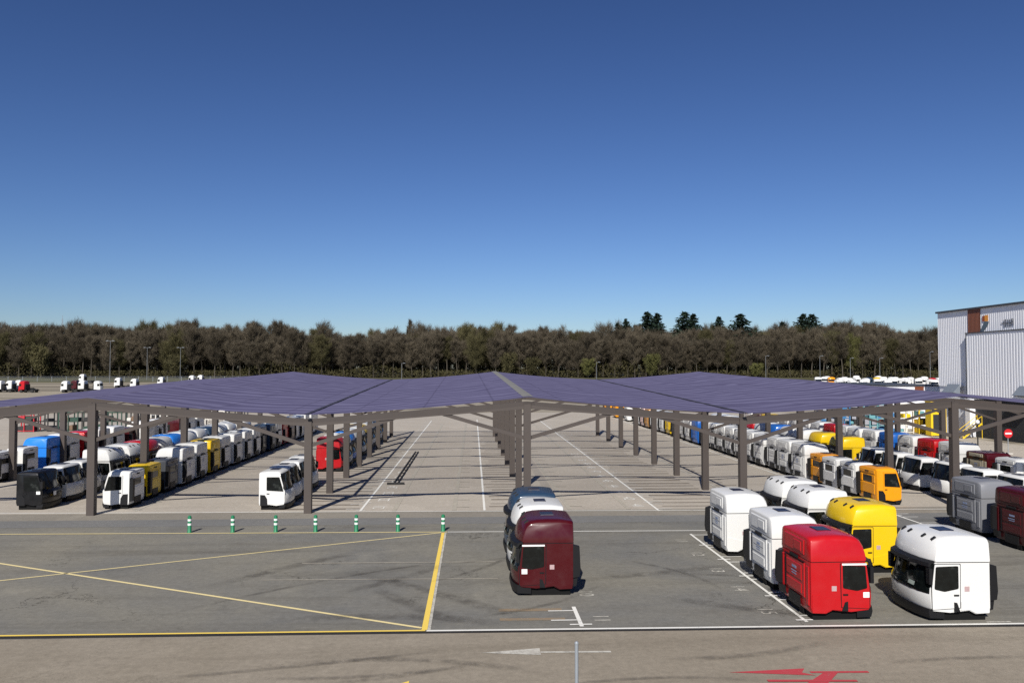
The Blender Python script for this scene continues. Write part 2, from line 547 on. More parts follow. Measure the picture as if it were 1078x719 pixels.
def tyre(pts, w):
    vs, fs, uvs = [], [], []
    n = len(pts)
    for i, p in enumerate(pts):
        a = Vector(pts[max(0, i - 1)]); b = Vector(pts[min(n - 1, i + 1)])
        d = (b - a).normalized(); s = Vector((-d.y, d.x)) * w / 2
        P = Vector(p)
        for sg, u in ((-1, 0), (1, 1)):
            q = P + s * sg
            vs.append((q.x, q.y, 0.0)); uvs.append((u, i / (n - 1)))
    for i in range(n - 1):
        fs.append((2 * i, 2 * i + 1, 2 * i + 3, 2 * i + 2))
    me = mesh('tyre_mark', vs, fs, [M_TYRE])
    ul = me.uv_layers.new(name='UVMap')
    for lp in me.loops:
        ul.data[lp.index].uv = uvs[lp.vertex_index]
    TY[0] += 0.0012
    return structure(link('tyre_mark', me, None, (0, 0, 0.0095 + TY[0])))
TY = [0.0]
def arc(a, b, bend, n=14):
    a, b = Vector(a), Vector(b)
    d = b - a; s = Vector((-d.y, d.x)) * bend
    return [tuple(a.lerp(b, i / n) + s * (4 * (i / n) * (1 - i / n))) for i in range(n + 1)]
rt = random.Random(3)
for k in range(14):
    x = rt.uniform(-16, 10); y = rt.uniform(26, 34); L = rt.uniform(5, 13)
    a_ = rt.uniform(R(15), R(70)) * rt.choice((1, 1, 1, -1))
    tyre(arc((x, y), (x + L * math.cos(a_), min(41, max(25.6, y + L * math.sin(a_)))), rt.uniform(-0.15, 0.15)), rt.uniform(0.3, 0.9))
for k in range(8):
    x = rt.uniform(-16, 12); y = rt.uniform(19, 23)
    tyre(arc((x, y), (x + rt.uniform(4, 9), y + rt.uniform(-1.5, 2)), rt.uniform(-0.1, 0.1)), rt.uniform(0.25, 0.5))
for k in range(4):
    x = rt.uniform(17.4, 21); y = rt.uniform(29, 34)
    tyre(arc((x, y), (x + rt.uniform(-2, 2), y + rt.uniform(8, 14)), 0.1), 0.4)

# ------------------------------------------------------------------ truck cabs
def loft(poly, ys_, fn):
    """closed x,z polygon carried across stations in y, bent by fn(x,y,z)"""
    n = len(poly); vs, fs = [], []
    for y in ys_:
        for (x, z) in poly:
            vs.append(fn(x, y, z))
    for j in range(len(ys_) - 1):
        for i in range(n):
            k = (i + 1) % n
            fs.append((j * n + i, j * n + k, (j + 1) * n + k, (j + 1) * n + i))
    fs.append(tuple(range(n - 1, -1, -1)))
    fs.append(tuple(range((len(ys_) - 1) * n, len(ys_) * n)))
    return vs, fs

def make_bend(L, HW, zr, ztop, corner, tuck, drop):
    def fn(x, y, z):
        a = abs(y) / HW
        t = max(0.0, (z - zr) / (ztop - zr))
        X = x - corner * max(0.0, (a - 0.2) / 0.8) ** 2.2 * smooth01(0.55 * L, L * 0.97, x)
        X += 0.03 * max(0.0, (a - 0.9) / 0.1) * (1 - smooth01(0, 0.15, x))
        Y = y * (1 - tuck * t * t)
        Z = z - (drop * a ** 3 + 0.075 * max(0.0, (a - 0.90) / 0.10) ** 2) * t * t
        return (X, Y, Z)
    return fn

def stations(HW):
    return [HW * s for s in (-1, -0.985, -0.95, -0.87, -0.75, -0.5, -0.2, 0.2, 0.5, 0.75, 0.87, 0.95, 0.985, 1)]

def shell_patch(front, ys_, fn, off):
    """thin panel lying over a run of the profile (windscreen)"""
    vs, fs = [], []
    n = len(front)
    for y in ys_:
        for (x, z) in front:
            p = fn(x, y, z); vs.append((p[0] + off, p[1] * 1.0, p[2]))
    m = len(vs)
    for y in ys_:
        for (x, z) in front:
            p = fn(x, y, z); vs.append((p[0] - 0.03, p[1], p[2]))
    for j in range(len(ys_) - 1):
        for i in range(n - 1):
            a, b, c, d = j * n + i, j * n + i + 1, (j + 1) * n + i + 1, (j + 1) * n + i
            fs.append((a, d, c, b)); fs.append((m + a, m + b, m + c, m + d))
    for i in range(n - 1):
        fs.append((i, i + 1, m + i + 1, m + i))
        e = (len(ys_) - 1) * n + i
        fs.append((e, m + e, m + e + 1, e + 1))
    for j in range(len(ys_) - 1):
        a, b = j * n, (j + 1) * n
        fs.append((a, m + a, m + b, b)); a += n - 1; b += n - 1
        fs.append((a, b, m + b, m + a))
    return vs, fs

def rounded(pts, r=0.05, k=3):
    out = []
    n = len(pts)
    for i in range(n):
        p0, p, p1 = Vector(pts[i - 1]), Vector(pts[i]), Vector(pts[(i + 1) % n])
        a = p + (p0 - p).normalized() * r
        b = p + (p1 - p).normalized() * r
        for j in range(k + 1):
            t = j / k
            out.append(tuple((1 - t) ** 2 * a + 2 * t * (1 - t) * p + t * t * b))
    return out

def bev_box(mb, x0, x1, y0, y1, z0, z1, c=0.02, mi=0):
    """box with the edges of its outer x0 face chamfered"""
    vs = [(x1, y0, z0), (x1, y1, z0), (x1, y1, z1), (x1, y0, z1),
          (x0, y0 + c, z0 + c), (x0, y1 - c, z0 + c), (x0, y1 - c, z1 - c), (x0, y0 + c, z1 - c)]
    fs = [(0, 1, 2, 3), (4, 7, 6, 5), (0, 4, 5, 1), (1, 5, 6, 2), (2, 6, 7, 3), (3, 7, 4, 0)]
    mb.add(vs, fs, mi)

CAB = {}
def proto_parts(kind):
    """list of (name, mesh, parent index or None, detail level, painted)"""
    P = []
    def add(name, me, par=None, lod=0, painted=False):
        P.append((name, me, par, lod, painted)); return len(P) - 1
    if kind in ('high', 'mid'):
        L, HW = 2.2, 1.2
        top = 2.68 if kind == 'high' else 2.28
        k = (top - 1.84) / 0.84
        zz = lambda z: 1.84 + (z - 1.84) * k
        fn = make_bend(L, HW, 1.84, top, 0.21, 0.04, 0.035 * k)
        st = stations(HW)
        body = [(0.05, 0.24), (0.0, 0.42), (0.0, 1.84), (1.0, 1.85), (1.98, 1.86), (2.01, 1.80), (2.07, 1.45), (2.13, 1.08),
                (2.17, 1.03), (2.19, 0.75), (2.17, 0.42), (2.10, 0.33), (1.35, 0.27), (0.72, 0.33), (0.5, 0.22)]
        add('body', mesh('cab_body', *loft(body, st, fn), [PAINT], 38), None, 0, True)
        roof = [(0.0, 1.862), (-0.012, 1.90), (0.0, zz(2.54)), (0.015, zz(2.59)), (0.06, zz(2.62)), (0.5, zz(2.67)), (0.95, zz(2.68)), (1.32, zz(2.66)),
                (1.60, zz(2.615)), (1.80, zz(2.51)), (1.93, zz(2.32)), (2.0, zz(2.12)), (2.035, zz(1.96)), (2.03, 1.90), (1.98, 1.872)]
        ro = add('roof', mesh('cab_roof', *loft(roof, [y * 1.016 for y in st], fn), [PAINT], 40), None, 0, True)
        # gasket line between body and roof
        g = [(0.02, 1.835), (0.02, 1.868), (1.96, 1.88), (1.96, 1.845)]
        add('roof_gasket', mesh('cab_gasket', *loft(g, [y * 1.0035 for y in st], fn), [M_BLACK]), None, 1)
        fr = [(2.185, 0.86), (2.17, 1.03), (2.13, 1.08), (2.07, 1.45), (2.01, 1.80), (1.98, 1.862)]
        ws = add('windscreen', mesh('cab_windscreen', *shell_patch(fr, [HW * s for s in (-0.965, -0.9, -0.8, -0.6, -0.3, 0, 0.3, 0.6, 0.8, 0.9, 0.965)], fn, 0.012), [M_GLASS], 40))
        mb = MB()
        for (y0, y1) in ((-0.75, -0.1), (0.05, 0.7)):
            mb.bar((2.155, y0, 1.06), (2.125, y1, 1.16), 0.025)
        add('wiper', mb.me('cab_wiper', M_BLACK), ws, 2)
        # sun visor
        vi = [(1.98, 1.93), (2.20, 1.84), (2.22, 1.72), (2.17, 1.72), (2.12, 1.80), (2.0, 1.84)]
        add('sun_visor', mesh('cab_visor', *loft(vi, [HW * s for s in (-0.98, -0.9, -0.75, -0.4, 0, 0.4, 0.75, 0.9, 0.98)], fn), [M_BLACK], 30))
        # black strip under the screen and the bumper
        bp = [(2.10, 0.36), (2.215, 0.40), (2.235, 0.28), (2.19, 0.10), (1.6, 0.08), (1.6, 0.27), (2.0, 0.30)]
        add('bumper', mesh('cab_bumper', *loft(bp, [y * 0.985 for y in st], fn), [M_BLACK], 40))
        mb = MB(); mb.box(0.12, 1.75, -1.08, 1.08, 0.0, 0.27); mb.box(0.05, 0.3, -0.5, 0.5, 0.05, 0.62)
        add('underframe', mb.me('cab_underframe', M_UNDER))
        mb = MB()
        mb.add([(2.20, 0.25, 1.0), (2.20, 0.62, 1.0), (2.155, 0.62, 1.12), (2.155, 0.25, 1.12)], [(0, 1, 2, 3)])
        add('dash_paper', mb.me('cab_dash_paper', M_DASH), ws, 2)
        for s in (-1, 1):
            ys0, ys1 = (HW + 0.004, HW - 0.03)
            mb = MB()
            dp = rounded([(1.02, 0.42), (1.92, 0.37), (1.93, 1.02), (1.83, 1.79), (1.0, 1.79)], 0.03, 2)
            mb.prism_xz(dp, s * ys1, s * (HW + 0.012))
            d = add('door', mb.me('cab_door', PAINT), None, 0, True)
            mb = MB()
            mb.prism_xz(rounded([(0.995, 0.40), (1.945, 0.35), (1.955, 1.02), (1.85, 1.81), (0.975, 1.81)], 0.03, 2), s * ys1, s * (HW + 0.004))
            add('door_seal', mb.me('cab_door_seal', M_BLACK), d, 1)
            mb = MB()
            wp = rounded([(1.06, 1.02), (1.52, 0.93), (1.855, 1.01), (1.80, 1.72), (1.06, 1.74)], 0.05, 3)
            mb.prism_xz(wp, s * HW, s * (HW + 0.017))
            add('side_window', mb.me('cab_window', M_GLASS), d)
            mb = MB()
            mb.prism_xz([(1.02, 0.30), (1.22, 0.30), (1.22, 0.60), (1.12, 0.58)], s * HW, s * (HW + 0.026))
            add('door_step', mb.me('cab_step', M_BLACK), d, 1)
            mb = MB(); mb.box(1.06, 1.22, *sorted((s * (HW + 0.01), s * (HW + 0.04))), 0.80, 0.84)
            add('handle', mb.me('cab_handle', M_BLACK), d, 2)
            mb = MB(); mb.box(0.70, 0.86, *sorted((s * (HW - 0.01), s * (HW + 0.006))), 0.93, 1.09)
            add('sticker', mb.me('cab_sticker', M_BADGE), None, 1)
            # lower side skirt, slightly proud with a slanted crease
            mb = MB()
            mb.prism_xz(rounded([(0.06, 0.25), (0.48, 0.235), (0.70, 0.35), (0.99, 0.33), (0.99, 0.62), (0.06, 0.84)], 0.03, 2), s * (HW - 0.02), s * (HW + 0.02))
            add('skirt', mb.me('cab_skirt', PAINT), None, 1, True)
            # black air deflector standing off the rear corner
            if s == 1:           # black intake duct, on one side only
                mb = MB()
                mb.prism_xz([(0.03, 0.62), (-0.20, 0.66), (-0.24, 0.92), (-0.20, 1.72), (0.03, 1.78)], 1.03, HW + 0.002)
                mb.prism_xz([(0.05, 0.30), (-0.10, 0.34), (-0.14, 0.62), (0.03, 0.60)], 0.80, HW - 0.05)
                add('intake_duct', mb.me('cab_deflector', M_BLACK))
            # folded mirror arms
            mb = MB()
            mb.box(1.94, 2.05, *sorted((s * 1.08, s * 1.27)), 1.18, 1.68); mb.bar((1.9, s * 1.1, 1.72), (2.0, s * 1.2, 1.66), 0.05)
            add('mirror', mb.me('cab_mirror', M_BLACK))
        # rear wall pressings
        mb = MB()
        bev_box(mb, -0.035, 0.004, -0.82, 0.82, 0.62, 1.74, 0.03)
        bev_box(mb, -0.035, 0.004, -0.80, 0.80, zz(1.97), zz(2.48), 0.04)
        bev_box(mb, -0.03, 0.004, 0.90, 1.14, 0.45, 1.70, 0.03); bev_box(mb, -0.03, 0.004, -1.14, -0.90, 0.45, 1.70, 0.03)
        bev_box(mb, -0.055, -0.030, -0.62, 0.62, 1.12, 1.62, 0.02); bev_box(mb, -0.055, -0.030, -0.62, 0.62, 0.70, 1.02, 0.02)
        bev_box(mb, -0.055, -0.030, -0.60, 0.0, zz(2.06), zz(2.38), 0.02)
        rp = add('rear_panel', mb.me('cab_rear_panel', PAINT), None, 0, True)
        mb = MB(); mb.box(-0.07, -0.012, -0.30, 0.30, 1.79, 1.87); mb.box(-0.05, 0.0, -0.80, 0.80, 1.755, 1.768)
        mb.box(-0.06, -0.036, 0.66, 0.72, 0.7, 1.7); mb.box(-0.058, -0.054, -0.5, 0.5, 1.36, 1.375)
        mb.box(-0.05, -0.012, -0.45, 0.45, 0.22, 0.60)
        add('vent', mb.me('cab_vent', M_BLACK), rp, 1)
        mb = MB()
        mb.box(-0.062, -0.054, -0.22, 0.12, 1.42, 1.50); mb.box(-0.062, -0.054, -0.22, 0.2, 1.30, 1.335); mb.box(-0.062, -0.054, -0.22, 0.15, 1.22, 1.25)
        add('data_label', mb.me('cab_data_label', M_BLUEMARK), rp, 2)
        mb = MB(); zt = zz(2.68)
        mb.add([(0.62, -0.32, zt - 0.02), (1.12, -0.32, zt - 0.025), (1.12, 0.32, zt - 0.025), (0.62, 0.32, zt - 0.02),
                (0.64, -0.30, zt + 0.025), (1.10, -0.30, zt + 0.015), (1.10, 0.30, zt + 0.015), (0.64, 0.30, zt + 0.025)],
               [(4, 5, 6, 7), (0, 1, 5, 4), (1, 2, 6, 5), (2, 3, 7, 6), (3, 0, 4, 7)])
        add('roof_hatch', mb.me('cab_hatch', M_HATCH), ro, 1)
        for yy in (-0.9, -0.42, 0.42, 0.9):
            p = fn(1.74, yy, zz(2.53)); mb = MB()
            mb.add([(p[0] - 0.10, p[1] - 0.05, p[2] + 0.03), (p[0] + 0.06, p[1] - 0.05, p[2] - 0.06), (p[0] + 0.06, p[1] + 0.05, p[2] - 0.06), (p[0] - 0.10, p[1] + 0.05, p[2] + 0.03),
                    (p[0] - 0.07, p[1] - 0.04, p[2] + 0.10), (p[0] + 0.06, p[1] - 0.04, p[2] + 0.02), (p[0] + 0.06, p[1] + 0.04, p[2] + 0.02), (p[0] - 0.07, p[1] + 0.04, p[2] + 0.10)],
                   [(0, 3, 2, 1), (4, 5, 6, 7), (0, 1, 5, 4), (1, 2, 6, 5), (2, 3, 7, 6), (3, 0, 4, 7)])
            add('marker_light', mb.me('cab_marker', M_BLACK), ro, 2)
    else:                                      # low day cab
        L, HW = 1.78, 1.1
        fn = make_bend(L, HW, 1.90, 2.18, 0.24, 0.06, 0.05)
        st = stations(HW)
        body = [(0.04, 0.26), (0.0, 0.42), (0.0, 2.06), (0.02, 2.11), (0.10, 2.14), (0.5, 2.18), (1.05, 2.18), (1.22, 2.15), (1.30, 2.07),
                (1.345, 1.94), (1.47, 1.50), (1.58, 1.12), (1.65, 1.06), (1.72, 0.80), (1.73, 0.5), (1.66, 0.30), (1.0, 0.24), (0.6, 0.30)]
        bo = add('body', mesh('cab_body', *loft(body, st, fn), [PAINT], 38), None, 0, True)
        fr = [(1.59, 1.11), (1.47, 1.50), (1.35, 1.93), (1.30, 2.05)]
        ws = add('windscreen', mesh('cab_windscreen', *shell_patch(fr, [HW * s for s in (-0.95, -0.88, -0.8, -0.6, -0.3, 0, 0.3, 0.6, 0.8, 0.88, 0.95)], fn, 0.014), [M_GLASS], 40))
        mb = MB()
        for (y0, y1) in ((-0.75, -0.1), (0.05, 0.7)):
            mb.bar((1.62, y0, 1.12), (1.57, y1, 1.24), 0.025)
        add('wiper', mb.me('cab_wiper', M_BLACK), ws, 2)
        bp = [(1.60, 0.32), (1.72, 0.36), (1.74, 0.24), (1.68, 0.09), (1.2, 0.08), (1.2, 0.25)]
        add('bumper', mesh('cab_bumper', *loft(bp, [y * 0.98 for y in st], fn), [M_BLACK], 40))
        mb = MB(); mb.box(0.12, 1.35, -0.98, 0.98, 0.0, 0.25)
        add('underframe', mb.me('cab_underframe', M_UNDER))
        for s in (-1, 1):
            mb = MB()
            mb.prism_xz(rounded([(0.50, 0.34), (1.46, 0.34), (1.50, 1.02), (1.23, 1.95), (0.40, 1.95), (0.40, 0.95)], 0.03, 2), s * (HW - 0.03), s * (HW + 0.012))
            d = add('door', mb.me('cab_door', PAINT), None, 0, True)
            mb = MB()
            mb.prism_xz(rounded([(0.46, 1.10), (1.42, 1.04), (1.18, 1.86), (0.46, 1.86)], 0.05, 3), s * HW, s * (HW + 0.018))
            add('side_window', mb.me('cab_window', M_GLASS), d)
            mb = MB(); mb.box(0.47, 0.62, *sorted((s * (HW + 0.01), s * (HW + 0.04))), 0.90, 0.94)
            add('handle', mb.me('cab_handle', M_BLACK), d, 2)
            mb = MB()
            mb.prism_xz([(0.10, 0.24), (0.52, 0.24), (0.50, 0.62), (0.36, 0.84), (0.10, 0.86)], s * (HW - 0.03), s * (HW + 0.016))
            add('wheel_arch', mb.me('cab_arch', M_BLACK), None, 0)
            mb = MB()
            mb.box(1.42, 1.55, *sorted((s * 1.0, s * 1.22)), 1.2, 1.62); mb.bar((1.3, s * 1.0, 1.75), (1.48, s * 1.12, 1.62), 0.05)
            add('mirror', mb.me('cab_mirror', M_BLACK))
            if s == 1:
                mb = MB(); mb.prism_xz([(0.02, 0.40), (-0.16, 0.45), (-0.18, 1.70), (0.02, 1.76)], HW - 0.30, HW - 0.01)
                add('intake_duct', mb.me('cab_deflector', M_BLACK))
        mb = MB()
        bev_box(mb, -0.03, 0.004, -0.85, 0.85, 0.60, 1.22, 0.03); bev_box(mb, -0.03, 0.004, -0.85, 0.85, 1.80, 2.02, 0.02)
        bev_box(mb, -0.03, 0.004, 0.60, 0.90, 1.26, 1.70, 0.02); bev_box(mb, -0.03, 0.004, -0.90, -0.60, 1.26, 1.70, 0.02)
        rp = add('rear_panel', mb.me('cab_rear_panel', PAINT), None, 0, True)
        mb = MB(); mb.box(-0.012, 0.01, -0.5, 0.5, 1.28, 1.66)
        add('rear_window', mb.me('cab_rear_window', M_GLASS))
        mb = MB(); mb.box(-0.05, -0.01, -0.42, 0.42, 0.24, 0.62); mb.box(-0.06, -0.02, -0.2, 0.2, 1.88, 1.94)
        add('vent', mb.me('cab_vent', M_BLACK), rp, 1)
        mb = MB(); mb.box(0.45, 0.95, -0.32, 0.32, 2.165, 2.215)
        add('roof_hatch', mb.me('cab_hatch', M_HATCH), None, 1)
    return P
for k_ in ('high', 'mid', 'low'):
    CAB[k_] = proto_parts(k_)

def cab(kind, colour, x, y, rz, label, group, lod=2, rear_mat=None, z=0.008):
    nm = {'high': 'high_roof_cab', 'mid': 'sleeper_cab', 'low': 'day_cab'}[kind]
    root = thing(nm, label, 'truck cab', (x, y, z), rz, group)
    made = []
    for (name, me, par, l, painted) in CAB[kind]:
        if l > lod:
            made.append(None); continue
        o = bpy.data.objects.new(name, me)
        COL.objects.link(o)
        o.parent = made[par] if par is not None else root
        if painted and colour != 'white':
            o.material_slots[0].link = 'OBJECT'
            o.material_slots[0].material = PAINTS[colour]
            if rear_mat and name == 'rear_panel':
                o.material_slots[0].material = rear_mat
        made.append(o)
    return root

def paper(root, x, z, side, hw=1.2, w=0.2):
    mb = MB(); y0, y1 = sorted((side * hw, side * (hw + 0.02)))
    mb.box(x, x + w, y0, y1, z, z + 0.17)
    mb.build('paper_note', M_LABEL, root)

W180 = math.pi
# --- the foreground cabs
g1 = 'cabs in the front right rows'
c = cab('high', 'red', 10.78, 26.70, 0, 'bright red high-roof cab nearest the kerb line, rear wall to the left', g1)
paper(c, 1.72, 0.72, -1)
def trim(root, side):
    mb = MB(); y0, y1 = sorted((side * 1.2, side * 1.225)); mb.box(1.04, 1.84, y0, y1, 1.745, 1.80); mb.build('window_trim', M_LABEL, root)
trim(c, -1)
cab('high', 'white', 10.85, 30.25, 0, 'white high-roof cab right behind the bright red one, rear wall to the left', g1)
cab('high', 'white', 10.85, 35.45, 0, 'white high-roof cab with a clear gap in front, left end of the front right group', g1)
cab('high', 'white', 16.55, 26.45, W180, 'large white cab nearest the kerb, windscreen to the left, beside the bright red one', g1)
cab('high', 'yellow', 16.75, 32.45, W180, 'yellow high-roof cab standing in the open between white cabs, windscreen to the left', g1)
cab('high', 'white', 16.6, 36.3, W180, 'white cab with dark roof hatch directly behind the open-air yellow cab', g1)
cab('high', 'white', 16.6, 39.3, W180, 'hindmost white cab of the front right group, black visor facing left', g1)
g2 = 'cabs in the short middle row'
c = cab('high', 'dark red', 3.62, 29.95, W180, 'dark red cab alone at the front of the short middle row', g2)
paper(c, 1.66, 0.78, 1); trim(c, 1)
cab('high', 'white', 3.62, 33.0, W180, 'white cab between the dark red and dark blue ones in the middle row', g2)
cab('high', 'dark blue', 3.62, 36.1, W180, 'dark blue cab at the back of the short middle row', g2)
g3 = 'cabs at the right edge of the apron'
cab('high', 'grey', 24.2, 38.75, 0, 'plain grey high-roof cab near the right edge of the apron', g3)
cab('high', 'dark red', 24.2, 35.3, 0, 'dark red cab cut by the right edge of the picture', g3)

# --- long rows
ORD = ['', 'second', 'third', 'fourth', 'fifth', 'sixth', 'seventh', 'eighth', 'ninth', 'tenth', 'eleventh', 'twelfth', 'thirteenth']
KN = {'high': 'high-roof cab', 'mid': 'mid-height cab', 'low': 'low cab'}
SKIP = set()
def row(rows, x, rz, where, group):
    last, cnt, seen = None, 0, {}
    tot = {}
    for (y, kind, colr, *r) in rows:
        tot[(colr, kind)] = tot.get((colr, kind), 0) + 1
    for (y, kind, colr, *r) in rows:
        key = (colr, kind)
        if colr != 'white':
            cnt = 0
            seen[key] = seen.get(key, 0) + 1
            anchor = colr if tot[key] == 1 and seen[key] == 1 else (('nearer ' if seen[key] == 1 else 'farther ') + colr)
            if sum(v for k2, v in tot.items() if k2[0] == colr) == 1: anchor = colr
            elif tot[key] == 1: anchor = colr + (' tall' if kind == 'high' else ' low')
            last = anchor
            lab = '%s %s%s' % (colr, KN[kind], '' if tot[key] == 1 else (', the nearer one' if seen[key] == 1 else ', the farther one'))
        elif last is None:
            cnt += 1
            lab = 'white %s%s' % (KN[kind], ' at the near end' if cnt == 1 else ', %s from the near end' % ORD[cnt - 1])
        else:
            cnt += 1
            lab = 'white %s %s the %s one' % (KN[kind], 'just beyond' if cnt == 1 else '%s beyond' % ORD[cnt - 1], last)
        lod = 2 if y < 62 else (1 if y < 85 else 0)
        rear = M_TAN if r and r[0] == 'tan' else None
        if rear: lab = 'low dark red cab with bare tan rear wall'
        if (where, round(y, 1)) in SKIP: continue
        dx = rj.uniform(-0.12, 0.12)
        cr = cab(kind, colr, x + dx, y + rj.uniform(-0.06, 0.06), rz + rj.uniform(-0.015, 0.015), lab + ', ' + where, group, lod, rear)
        if colr == 'black':
            paper(cr, 1.15, 0.88, -1, 1.1, 0.22)
            mb = MB(); mb.add([(1.735, -0.35, 0.72), (1.735, -0.05, 0.72), (1.72, -0.05, 0.95), (1.72, -0.35, 0.95)], [(0, 1, 2, 3)])
            mb.build('paper_note', M_LABEL, cr)
rj = random.Random(11)
A = [(47.85, 'low', 'orange'), (50.5, 'low', 'white'), (53.0, 'low', 'white'), (55.4, 'low', 'orange')]
A += [(58.1 + 2.7 * i, 'high', 'white') for i in range(10)]
A += [(85.8, 'high', 'blue'), (88.6, 'high', 'white'), (91.3, 'high', 'white'), (94.0, 'high', 'dark grey'), (98.4, 'high', 'yellow'),
      (101.2, 'high', 'white'), (104.0, 'high', 'white'), (106.6, 'high', 'white'), (109.4, 'high', 'brown'), (112.2, 'high', 'pink'), (115, 'high', 'white'), (118, 'high', 'white'), (124.5, 'high', 'white')]
row(A, 23.85, 0, 'row along the right aisle', 'cabs lining the right aisle')
cab('high', 'orange', 23.6, 133.5, 0, 'orange cab at the far end of the right aisle, the nearer of two', 'far orange cabs', 0)
cab('high', 'orange', 23.4, 141.5, 0, 'orange cab at the far end of the right aisle, the farther of two', 'far orange cabs', 0)
Cc = [(43.5, 'low', 'white'), (46.7, 'low', 'white'), (49.8, 'low', 'white'), (53.2, 'low', 'white'), (56.2, 'low', 'white'), (59.2, 'low', 'white'),
      (63.6, 'high', 'yellow'), (67.8, 'high', 'yellow'), (71.4, 'high', 'white'), (74.4, 'high', 'white'), (77.6, 'high', 'blue'), (80.8, 'high', 'white'),
      (84, 'high', 'red'), (87.2, 'high', 'white'), (90.4, 'high', 'white'), (93.6, 'high', 'white'), (96.8, 'high', 'white')]
row(Cc, 30.9, W180, 'windscreen-left row behind the right aisle row', 'cabs in the row behind the right aisle row')
B = [(51.9, 'low', 'white'), (54.9, 'mid', 'dark red', 'tan'), (58.3, 'high', 'white'), (61.2, 'high', 'red'), (64.4, 'high', 'white'), (67.5, 'high', 'blue'),
     (70.4, 'high', 'white'), (73.1, 'high', 'white'), (75.8, 'high', 'white'), (78.5, 'high', 'red'), (81.4, 'high', 'white'), (84.4, 'high', 'white'), (87.4, 'high', 'white'),
     (90.4, 'high', 'white'), (93.2, 'high', 'white'), (96, 'high', 'yellow'), (99, 'high', 'red'), (102, 'high', 'white')]
B[9] = (78.5, 'high', 'red')
row([(y, k, ('dark red' if (k, c_) == ('high', 'red') and y > 90 else c_), *r) for (y, k, c_, *r) in B], 35.2, 0, 'outer right row near the building', 'cabs in the outer right row')
L1 = [(48.7, 'low', 'white'), (51.7, 'low', 'yellow'), (54.6, 'low', 'dark grey'), (57.6, 'high', 'white'), (60.6, 'high', 'white'), (63.6, 'high', 'yellow'),
      (66.6, 'high', 'white'), (69.6, 'high', 'white'), (72.5, 'high', 'white'), (75.4, 'high', 'white'), (78.3, 'high', 'dark grey'), (81.2, 'high', 'dark blue'),
      (84.1, 'high', 'white'), (87, 'high', 'red'), (89.9, 'high', 'dark red'), (92.8, 'high', 'white'), (95.7, 'high', 'white'), (98.6, 'high', 'white'), (101.5, 'high', 'white'), (104.4, 'high', 'white')]
row(L1, -19.75, W180, 'row edging the left aisle', 'cabs edging the left aisle')
L2 = [(48.7, 'low', 'black'), (51.5, 'low', 'white'), (54.0, 'low', 'white'), (56.9, 'high', 'white'), (59.8, 'high', 'white'), (62.7, 'high', 'red'), (65.6, 'high', 'white'),
      (68.5, 'high', 'bright blue'), (71.4, 'high', 'white'), (74.3, 'high', 'white'), (77.2, 'high', 'dark blue'), (80.1, 'high', 'white'), (83, 'high', 'white'),
      (86, 'high', 'white'), (89, 'high', 'white')]
row(L2, -26.0, 0, 'windscreen-right row behind the left aisle row', 'cabs in the row behind the left aisle row')
L3 = [(59.7, 'low', 'white'), (63.2, 'low', 'white'), (66.5, 'high', 'bright blue'), (69.8, 'high', 'white'), (72.6, 'high', 'red'), (75.6, 'high', 'white'), (78.7, 'high', 'white'),
      (82.0, 'mid', 'dark red'), (86.4, 'high', 'white'), (89.4, 'high', 'white'), (95.4, 'high', 'dark red'), (98.4, 'high', 'white'), (101.4, 'high', 'white')]
row(L3, -33.4, W180, 'outermost row on the left', 'cabs in the outermost left row')
G = [(48.1, 'low', 'white'), (50.7, 'low', 'white'), (53.3, 'low', 'white'), (55.9, 'low', 'white'), (65.3, 'high', 'red'), (68.2, 'high', 'white'), (71.1, 'high', 'bright blue'),
     (74, 'high', 'white'), (76.9, 'high', 'white'), (79.8, 'high', 'yellow'), (82.7, 'high', 'white'), (85.6, 'high', 'white'), (88.5, 'high', 'dark blue'), (91.4, 'high', 'white'), (94.3, 'high', 'dark red')]
row(G, -12.25, 0, 'row behind the left-centre columns', 'cabs behind the left-centre columns')

# ------------------------------------------------------------------ net canopy
XR = [-33.0, -20.9, -9.14, 3.14, 15.6, 28.25, 40.9]
CXM = 3.14
RIDGE = {1, 3, 5}
Y0, SP, NF = 46.0, 7.3, 8
def roof_z(i, y):
    return (6.46 if i in RIDGE else 5.50) + 0.0245 * (y - 45)
M_COLUMN = plain('brown_painted_steel', (0.066, 0.053, 0.046), 0.55, var=0.1, scale=1.5)
M_STRIP = plain('ridge_strip_grey', (0.24, 0.24, 0.245), 0.7)
M_TIE = plain('dark_net_ties', (0.03, 0.028, 0.05), 0.9)

